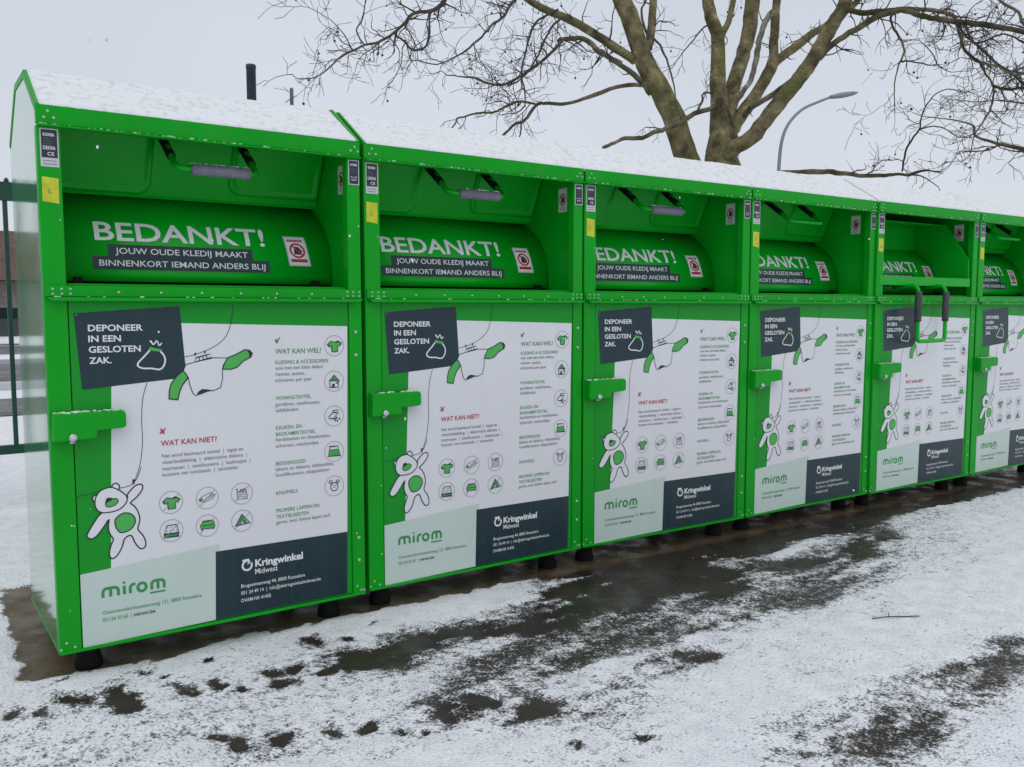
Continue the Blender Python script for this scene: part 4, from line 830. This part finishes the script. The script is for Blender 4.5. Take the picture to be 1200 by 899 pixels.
    if not opened:
        f = MB()
        A = Vector((0, .311, 2.061)); B_ = Vector((0, .416, 1.838)); dv = (B_-A).normalized(); nn = Vector((0, -abs(dv.z), -abs(dv.y))).normalized()*1
        nn = Vector((0, dv.z, -dv.y))      # towards the camera side
        if nn.y > 0: nn = -nn
        Lf = (B_-A).length
        FP = lambda x, s_, h=0: A+dv*s_+nn*h+Vector((x, 0, 0))
        th = .012
        # sheet whose lower edge is rounded back into the box
        prof = [(-.07, 0), (Lf-.02, 0), (Lf-.006, -.004), (Lf, -.014), (Lf-.002, -.03), (-.07, -.03)]
        pr = []
        for s_, h in prof:
            v = FP(0, s_, h); pr.append((v.y, v.z))
        f.prism(pr, .0225, 1.1775, M_inner)
        fl = f.build('hopper_flap', root, ZG)
        def panel(x0, x1, r0, r1, rl, rr):
            """raised tray-shaped field with rounded lower corners"""
            pts = [(x0, -.05), (x1, -.05)]
            c = []
            if rr: c += [(x1-rr+rr*math.cos(a), r1-rr+rr*math.sin(a)) for a in [i*math.pi/16 for i in range(9)]]
            else: c += [(x1, r1)]
            if rl: c += [(x0+rl-rl*math.sin(a), r1-rl+rl*math.cos(a)) for a in [i*math.pi/16 for i in range(9)]]
            else: c += [(x0, r1)]
            return pts+c
        for x0, x1, s1, rl, rr in ((.027, .455, .222, .0, .05), (.772, 1.172, .198, .05, 0)):
            P = panel(x0, x1, 0, s1, rl, rr); g = MB()
            cx, cs = (x0+x1)/2, s1/2-.02
            rings = []
            for h, sh in ((.0005, -.004), (.010, .001), (.0135, .006), (.0135, .014), (.001, .022), (.0012, .028)):
                rings.append([g.bm.verts.new(FP(a-(sh if a > cx else -sh), (b if b < 0 else b-(sh if b > cs else 0)), h)) for a, b in P])
            n = len(P)
            for a, b in zip(rings, rings[1:]):
                for i in range(n): g.face((a[i], a[(i+1) % n], b[(i+1) % n], b[i]), M_inner, True)
            g.face(rings[-1], M_inner); g.build('pressed_field', fl, ZG, recalc=True)
        handle_parts(fl if False else root, True, grip)
    else:
        f = MB()
        pl = [(.19, 2.01), (.0105, 1.741), (.0045, 1.548), (.06, 1.548), (.235, 1.55), (.34, 1.62), (.455, 1.79), (.455, 2.01)]
        for x0 in (.026, 1.098): f.prism(pl, x0, x0+.008, M_inner)
        f.prism([(-.004, 1.547), (.012, 1.547), (.012, 1.606), (-.004, 1.606)], .026, 1.106, M_inner, 'x', .003)
        f.prism([(.0125, 1.5475), (.235, 1.548), (.235, 1.553), (.0125, 1.5525)], .0345, 1.0975, M_inner)
        f.prism([(.44, 1.81), (.455, 1.81), (.455, 2.01), (.44, 2.01)], .0345, 1.0975, M_inner)
        f.prism([(.19, 1.995), (.4395, 2.003), (.4395, 2.008), (.19, 2.000)], .0345, 1.0975, M_inner)
        fl = f.build('hopper_tray', root, ZG); fl['label'] = 'hopper tray swung open towards the front'
        handle_parts(root, False, True)
    return root

def children(o): return [c for c in bpy.data.objects if c.parent is o]
def copy_tree(o, parent=None):
    c = o.copy(); COL.objects.link(c)
    if parent: c.parent = parent
    for ch in children(o): copy_tree(ch, c)
    return c
GROUP = 'clothing containers standing side by side in a row'
first = make_bin(False, True, (.45, 1))
second = make_bin(False, True, (.8, 0))
proto = make_bin(False, True)
bare = make_bin(False, False)
pulled = make_bin(True, True)
ROW = [(0, -.0296, .0177, first, 'green clothing container at the left end, its glossy side wall beside the fence'),
       (1.2266, .0105, .017, second, 'green clothing container just right of the only open gap between two containers'),
       (2.4405, .0328, -.0209, proto, 'third clothing container from the left, the last with a grey foam grip on its handle'),
       (3.6538, .0076, .003, bare, 'clothing container with a bare green handle, directly left of the one standing open'),
       (4.8558, -.0041, -.0128, pulled, 'clothing container with its hopper pulled open and handle hanging before its poster'),
       (6.0817, -.0173, 0, None, 'rightmost clothing container, cut off by the right edge of the photo')]
for x, y, rz, o, lab in ROW:
    o = o or copy_tree(bare)
    o.location = (x, y, 0); o.rotation_euler = (0, 0, rz)
    tag(o, lab, 'clothing container', GROUP)
# ------------------------------------------------------------------ fence behind the row
M_fence = mat('dark_green_steel', (.008, .055, .038, 1), .45, bump=.05, bscale=30, var=.15)
fence = empty('steel_fence', (-3.0, 3.2, 0))
tag(fence, 'dark green steel bar fence with a toothed top rail, seen left of the containers', 'fence')
FX0, FX1 = -.5, 6.5           # along the fence, from its base
def fx(v): return v
for z0, z1 in ((.385, .445), (2.045, 2.165)):
    r = MB(); r.box((FX0, -.02, z0), (FX1, .02, z1), M_fence, .003)
    if z1 > 2:
        k = 0
        while FX0+.04+k*.065 < FX1:
            x = FX0+.04+k*.065; r.lathe([(.016, 0), (.014, .016), (.007, .026), (.001, .03)], (x, 0, z1), M_fence, 6); k += 1
    r.build('rail', fence)
for i in range(4):
    p = MB(); p.box((FX0+.02+i*2.3, .024, 0), (FX0+.09+i*2.3, .09, 2.30), M_fence, .004); p.box((FX0+.01+i*2.3, .018, 2.301), (FX0+.10+i*2.3, .098, 2.32), M_fence, .003); p.build('post', fence)
k = 0
while True:
    x = 3.165-.13*20+k*.13
    if x > FX1-.05: break
    b = MB(); b.box((x-.014, -.014, .40), (x+.014, .014, 2.06), M_fence, .003); b.build('bar', fence); k += 1

# ------------------------------------------------------------------ poles
M_pole = mat('dark_painted_steel', (.020, .030, .042, 1), .5, bump=.1, bscale=25, var=.2, vscale=8)
o = MB(); o.lathe([(.07, 0), (.07, .03), (.047, .035), (.047, 3.77), (.051, 3.772), (.051, 3.80), (.046, 3.812)], (0, 0, 0), M_pole, 20)
t = o.build('dark_pole'); t.location = (2.61, 5.64, 0); tag(t, 'thick dark blunt pole rising behind the roof of the leftmost container', 'pole')
M_pole2 = mat('grey_galvanised', (.12, .14, .16, 1), .5, metal=.3, var=.2, vscale=5)
o = MB(); o.lathe([(.10, 0), (.10, .05), (.045, .06), (.036, 5.9), (.042, 5.91), (.042, 6.27), (.03, 6.31)], (0, 0, 0), M_pole2, 16)
t = o.build('thin_pole'); t.location = (7.02, 16.26, 0); tag(t, 'thin grey pole tip above the roof, right of the thick dark pole', 'pole')
lamp = empty('street_lamp', (19.30, 12.66, 0)); tag(lamp, 'grey street lamp with a long curved arm, right of the bare tree trunk', 'street lamp')
M_lamp = mat('lamp_grey', (.20, .23, .26, 1), .45, metal=.3)
o = MB(); pts = smooth([(0, 0, 0), (0.01, -.01, 2), (.02, -.02, 4), (.03, -.03, 5.2), (.10, -.06, 5.9), (.28, -.14, 6.35), (.62, -.30, 6.72), (1.05, -.52, 6.94), (1.36, -.70, 7.08)], k=6)
o.tube(pts, [.058-.026*i/(len(pts)-1) for i in range(len(pts))], M_lamp, 12); o.lathe([(.14, 0), (.14, .5), (.09, .55)], (0, 0, 0), M_lamp, 14); o.build('curved_pole', lamp)
o = MB(); dirv = Vector((1, -.55, 0)).normalized(); a = Vector((1.28, -.66, 7.05))
hp = [a+dirv*s_+Vector((0, 0, .18*s_)) for s_ in (0, .12, .3, .5, .68, .78)]
o.tube(hp, [.045, .06, .075, .07, .05, .02], M_lamp, 10); o.build('lamp_head', lamp)

# ------------------------------------------------------------------ bare trees
def bark(name, c1, c2, moss):
    m = bpy.data.materials.new(name); m.use_nodes = True; t = m.node_tree; L = t.links; b = t.nodes['Principled BSDF']; b.inputs['Roughness'].default_value = .85; b.inputs['Specular IOR Level'].default_value = .2
    geo = t.nodes.new('ShaderNodeNewGeometry')
    def nz(sc, det=5):
        n = t.nodes.new('ShaderNodeTexNoise'); n.inputs['Scale'].default_value = sc; n.inputs['Detail'].default_value = det; L.new(geo.outputs['Position'], n.inputs['Vector']); return n.outputs['Fac']
    r = t.nodes.new('ShaderNodeValToRGB'); r.color_ramp.elements[0].position = .36; r.color_ramp.elements[0].color = c1; r.color_ramp.elements[1].position = .60; r.color_ramp.elements[1].color = c2
    e_ = r.color_ramp.elements.new(.72); e_.color = tuple(min(1, c*1.7) for c in c2[:3])+(1,)
    L.new(nz(5, 6), r.inputs[0])
    mr = t.nodes.new('ShaderNodeMapRange'); mr.inputs[1].default_value = .52; mr.inputs[2].default_value = .70; L.new(nz(1.4, 4), mr.inputs[0])
    mx_ = t.nodes.new('ShaderNodeMix'); mx_.data_type = 'RGBA'; L.new(mr.outputs[0], mx_.inputs['Factor']); L.new(r.outputs[0], mx_.inputs['A']); mx_.inputs['B'].default_value = moss
    L.new(mx_.outputs['Result'], b.inputs['Base Color'])
    bp = t.nodes.new('ShaderNodeBump'); bp.inputs['Strength'].default_value = 1.0; bp.inputs['Distance'].default_value = .05; L.new(nz(22, 5), bp.inputs['Height']); L.new(bp.outputs[0], b.inputs['Normal'])
    MATS[name] = m; return m
M_bark = bark('plane_bark', (.075, .060, .034, 1), (.235, .200, .105, 1), (.13, .14, .042, 1))
M_bark2 = bark('pale_bark', (.15, .15, .11, 1), (.36, .36, .28, 1), (.10, .11, .06, 1))
M_twig = mat('twig', (.045, .033, .029, 1), .8, var=.3, vscale=3)
M_limb = bark('limb_bark', (.065, .055, .037, 1), (.18, .155, .095, 1), (.055, .062, .018, 1))
CAMV = Vector((-.39, -3.48, 1.34))
def grow(mb, seeds, p, d, r, ln, lev, droop=.12):
    """a crooked twig with shorter twigs forking off it"""
    n = max(3, int(ln/.075)); pts = [p]; rs = [r]; q = p.copy(); dd = d.normalized()
    for i in range(n):
        dd = (dd+Vector((rnd.gauss(0, .30), rnd.gauss(0, .30), rnd.gauss(0, .28)+(.10 if i > n*.6 else -.05)))).normalized()
        q = q+dd*(ln/n); pts.append(q.copy()); rs.append(max(.0026, r*(1-.75*(i+1)/n)))
    rs = [x*rnd.uniform(.85, 1.25) for x in rs]; mb.tube(pts, rs, M_twig, 4, cap=False)
    if seeds is not None and rnd.random() < .055:
        s0 = pts[-1]; l_ = .03+.05*rnd.random(); seeds.append((s0, s0+Vector((rnd.gauss(0, .01), 0, -l_))))
    if lev <= 0: return
    for i in range(1, len(pts)-1):
        if rnd.random() < (.50 if lev > 1 else .42):
            ax = (pts[i+1]-pts[i]).normalized(); per = ax.orthogonal().normalized(); per.rotate(Matrix.Rotation(rnd.uniform(0, 6.28), 3, ax))
            nd = ax*rnd.uniform(.35, .9)+per*rnd.uniform(.6, 1.0)+Vector((0, 0, rnd.uniform(-.2, .25)))
            grow(mb, seeds, pts[i], nd, rs[i]*.65, ln*rnd.uniform(.30, .62), lev-1, droop)
def make_tree(root, limbs, dense, base):
    tw = MB(); seeds = []
    for name, P in limbs:
        c = [Vector(p[:3])-base for p in P]; r = [p[3] for p in P]
        k = 4; pts = smooth(c, k=k); rr = []
        for i in range(len(pts)):
            a = min(i//k, len(r)-2); rr.append((r[a]+(r[a+1]-r[a])*((i-a*k)/k))*(.85 if max(r) < .065 else 1))
        big = max(r) > .06
        for i in range(1, len(pts)-1):
            pts[i] = pts[i]+Vector((rnd.gauss(0, 1), rnd.gauss(0, 1), rnd.gauss(0, 1)))*rr[i]*(.05 if big else (.12 if max(r) > .03 else .28))
        m = MB(); mt = M_bark2 if name == 'D2' else (M_bark if big else (M_limb if max(r) > .018 else M_twig))
        if name == 'trunk' : rr = [x for x in rr]
        m.tube(pts, rr, mt, 16 if big else 8, wob=.10 if big else .22)
        m.build('trunk' if name == 'trunk' else 'limb', root)
        dn = dense.get(name, dense['*'])
        for i in range(1, len(pts)):
            if rr[i] > .085: continue
            seglen = (pts[i]-pts[i-1]).length
            ct = dn*seglen*9.0
            for _ in range(int(ct)+(1 if rnd.random() < ct-int(ct) else 0)):
                ax = (pts[i]-pts[i-1]).normalized(); per = ax.orthogonal().normalized(); per.rotate(Matrix.Rotation(rnd.uniform(0, 6.28), 3, ax))
                per.y *= .8
                l_ = rnd.uniform(.25, .75)*(1.0 if rr[i] < .03 else .8)
                grow(tw, seeds, pts[i-1].lerp(pts[i], rnd.random()), ax*rnd.uniform(.2, .9)+per, min(.011, rr[i]*.5), l_, 2 if rr[i] < .035 else 1)
        if rr[-1] < .02: grow(tw, seeds, pts[-1], pts[-1]-pts[-2], rr[-1], .5, 2)
    tag(tw.build('twigs', root), kind='stuff')
    sb = MB()
    for a, b in seeds:
        sb.tube([a, b], .0018, M_twig, 3, cap=False); sb.blob(b, 0.013+.005*rnd.random(), M_twig, sub=1)
    if seeds: tag(sb.build('seed_balls', root), kind='stuff')
base = Vector((LIMBS[0][1][0][0], LIMBS[0][1][0][1], 0))
tr = empty('bare_tree', base); tag(tr, 'large leafless plane tree with mossy forked trunk, behind the middle of the row', 'tree')
dens = {'*': .65, 'trunk': .10, 'A': .12, 'D': .15, 'E': .15, 'F': .15, 'B': .04, 'A5': .12, 'C2': .35, 'D2': .2, 'E1': .35, 'F2': .2, 'A3': .45, 'J': .05, 'J2': .2, 'J3': .8, 'J4': .8,
        'K': 1.15, 'K2': .8, 'K3': 1.2, 'K4': 1.2, 'A4': .85, 'A6': .7, 'L': .9, 'N': .9, 'N2': .9, 'G': .5, 'G2': .9, 'G3': .9, 'H': .8, 'H3': 2.2, 'H4': 2.4, 'H2': 1.6, 'F3': 1.0, 'F4': 1.4, 'Q': .3, 'P': .2, 'M1': .2}
make_tree(tr, LIMBS, dens, base)
base2 = Vector((LIMBS_B[0][1][0][0], LIMBS_B[0][1][0][1], 0))
tr2 = empty('bare_tree', base2); tag(tr2, 'second leafless tree whose thin branches reach in from the right edge, above the rightmost containers', 'tree')
make_tree(tr2, LIMBS_B, {'*': .9, 'trunk': .02, 'I': .75, 'I4': .9}, base2)
# ------------------------------------------------------------------ the street beyond the fence
M_asph = mat('street_asphalt', (.045, .043, .045, 1), .55, col2=(.17, .165, .165, 1), vscale=1.3, bump=.2, bscale=60)
def strip(name, x0, y0, x1, y1, z, m):
    q = MB(); q.poly([(x0, y0, z), (x1, y0, z), (x1, y1, z), (x0, y1, z)], m); tag(q.build(name), kind='structure')
strip('road', -60, 13.5, 60, 21.0, .008, M_asph)
strip('far_road', -60, 26.5, 60, 33.0, .008, M_asph)
strip('pavement', -60, 9.2, 60, 11.6, .012, M_asph)
q = MB()
for y in (13.3, 21.0): q.box((-60, y, 0), (60, y+.2, .13), M_silver, .01)
tag(q.build('kerb'), kind='structure')
M_roof = mat('brown_tiles', (.085, .045, .035, 1), .8, col2=(.14, .085, .07, 1), vscale=4, bump=.5, bscale=9)
M_brick = mat('red_brick', (.12, .10, .09, 1), .85, col2=(.19, .165, .15, 1), vscale=6, bump=.4, bscale=15)
M_glass = mat('window_glass', (.02, .025, .03, 1), .08)
M_frame = mat('white_frame', (.7, .7, .7, 1), .5)
h = empty('brick_house', (2.0, 46, 0)); tag(h, 'low brick house with brown tiled roof across the street, seen through the fence', 'house')
q = MB(); q.box((-9, 0, 0), (5, 8, 2.7), M_brick); q.build('wall', h)
q = MB(); q.prism([(-.5, 2.72), (8.5, 2.72), (4, 5.4)], -9.4, 5.4, M_roof); rf = q.build('roof', h)
q = MB(); q.box((-1, 3.6, 5.0), (-.2, 4.4, 6.3), M_brick, .02); q.build('chimney', rf)
for x in (-7, -4, -1, 2.2):
    q = MB(); q.box((x, -.05, 1.0), (x+1.4, .02, 2.2), M_frame, .01); wf = q.build('window', h)
    q = MB(); q.box((x+.08, -.06, 1.08), (x+1.32, -.052, 2.12), M_glass); q.build('pane', wf)
q = MB(); q.box((3.8, -.05, 0), (4.7, .02, 2.1), M_roof, .01); q.build('door', h)
# a parked car
M_carp = mat('dark_car_paint', (.05, .052, .06, 1), .25, coat=.6)
M_tyre = mat('tyre', (.015, .015, .016, 1), .8)
def make_car():
    c = empty('parked_car')
    q = MB(); b = [(-2.1, .35), (2.1, .35), (2.15, .6), (2.05, .82), (1.1, .93), (.45, 1.42), (-1.1, 1.46), (-1.9, 1.02), (-2.12, .9)]
    q.prism(b, -.84, .84, M_carp, 'y', .06); q.build('body', c)
    q = MB()
    for y in (-.846, .843): q.prism([(.85, .97), (.38, 1.34), (-1.0, 1.38), (-1.55, 1.0)], y, y+.003, M_glass, 'y')
    q.build('side_window', c)
    for x in (-1.35, 1.35):
        for y in (-.86, .68):
            q = MB(); q.lathe([(.2, 0), (.31, .01), (.32, .05), (.32, .14), (.30, .18), (.2, .18)], (x, y+.18, .32), M_tyre, 20, 'y'); w_ = q.build('wheel', c)
            q = MB(); q.lathe([(.19, 0), (.19, .006), (.05, .02)], (x, y if y < 0 else y+.18+.001, .32), M_silver, 16, 'y'); q.build('rim', w_)
    for y in (-.6, .45):
        q = MB(); q.box((2.10, y, .62), (2.16, y+.18, .74), M_frame, .02); q.build('headlight', c)
        q = MB(); q.box((-2.14, y, .75), (-2.10, y+.18, .9), M_red, .01); q.build('tail_light', c)
    return c
c1 = make_car(); c1.location = (3.2, 34.6, 0); tag(c1, 'dark parked car across the street, seen low between fence bars', 'car')
# leafless shrub in front of the house
sh = empty('bare_shrub', (1.1, 38.5, 0)); tag(sh, 'twiggy leafless shrub before the brick house across the street', 'shrub')
q = MB()
for k in range(26): grow(q, None, Vector((rnd.gauss(0, .25), rnd.gauss(0, .2), 0)), Vector((rnd.gauss(0, .5), rnd.gauss(0, .5), 1)), .02, rnd.uniform(1.2, 2.4), 2, -.1)
q.build('branches', sh)
# ------------------------------------------------------------------ twig lying on the snow, leaf litter by the feet
M_leaf = mat('dead_leaf', (.10, .045, .02, 1), .7, var=.3, vscale=20)
q = MB(); q.tube(smooth([(0, 0, .012), (.06, -.045, .018), (.13, -.085, .012), (.17, -.13, .016)], k=4), .0024, M_twig, 6); q.tube([(.06, -.045, .018), (.085, -.035, .026)], .0018, M_twig, 5)
t = q.build('fallen_twig'); t.location = (2.98, -1.28, 0); t.rotation_euler = (0, 0, .15); tag(t, 'short dark twig lying on the snow at the right', 'twig')
def leaf(x, y, r, rz, lab):
    q = MB(); n = 11; c = q.bm.verts.new((0, 0, .006)); ring = []
    for i in range(n):
        a = 2*math.pi*i/n; rr = r*(1 if i % 2 else .62)*(1.15 if i == 3 else 1); ring.append(q.bm.verts.new((rr*math.cos(a), rr*math.sin(a)*.8, .006+.02*r/.05*abs(math.sin(a*1.5)))))
    for i in range(n): q.face((c, ring[i], ring[(i+1) % n]), M_leaf, True)
    q.tube([(0, 0, .006), (-r*1.3, -r*.3, .012)], .002, M_leaf, 4)
    t = q.build('dead_leaf'); t.location = (x, y, .008); t.rotation_euler = (0, 0, rz); tag(t, lab, 'leaf')
leaf(4.74, .10, .075, .4, 'curled brown leaf on wet ground under the edge of the fourth container from the left')
# snowflakes drifting in front of the row
q = MB()
for k in range(90):
    d = rnd.uniform(1.4, 5.0); u = rnd.uniform(-.62, .62); v = rnd.uniform(-.5, .5)
    f = Vector((math.sin(.5975), math.cos(.5975), -.0846)); r_ = Vector((math.cos(.5975), -math.sin(.5975), 0))
    p = CAMV+f*d+r_*(u*d)+Vector((0, 0, v*d))
    if p.y > -.12 or p.z < .05: continue
    q.blob(p, rnd.uniform(.0012, .0028), M_snow, (1, 1, rnd.uniform(1, 1.8)), 1, .5)
tag(q.build('falling_snow'), kind='stuff')
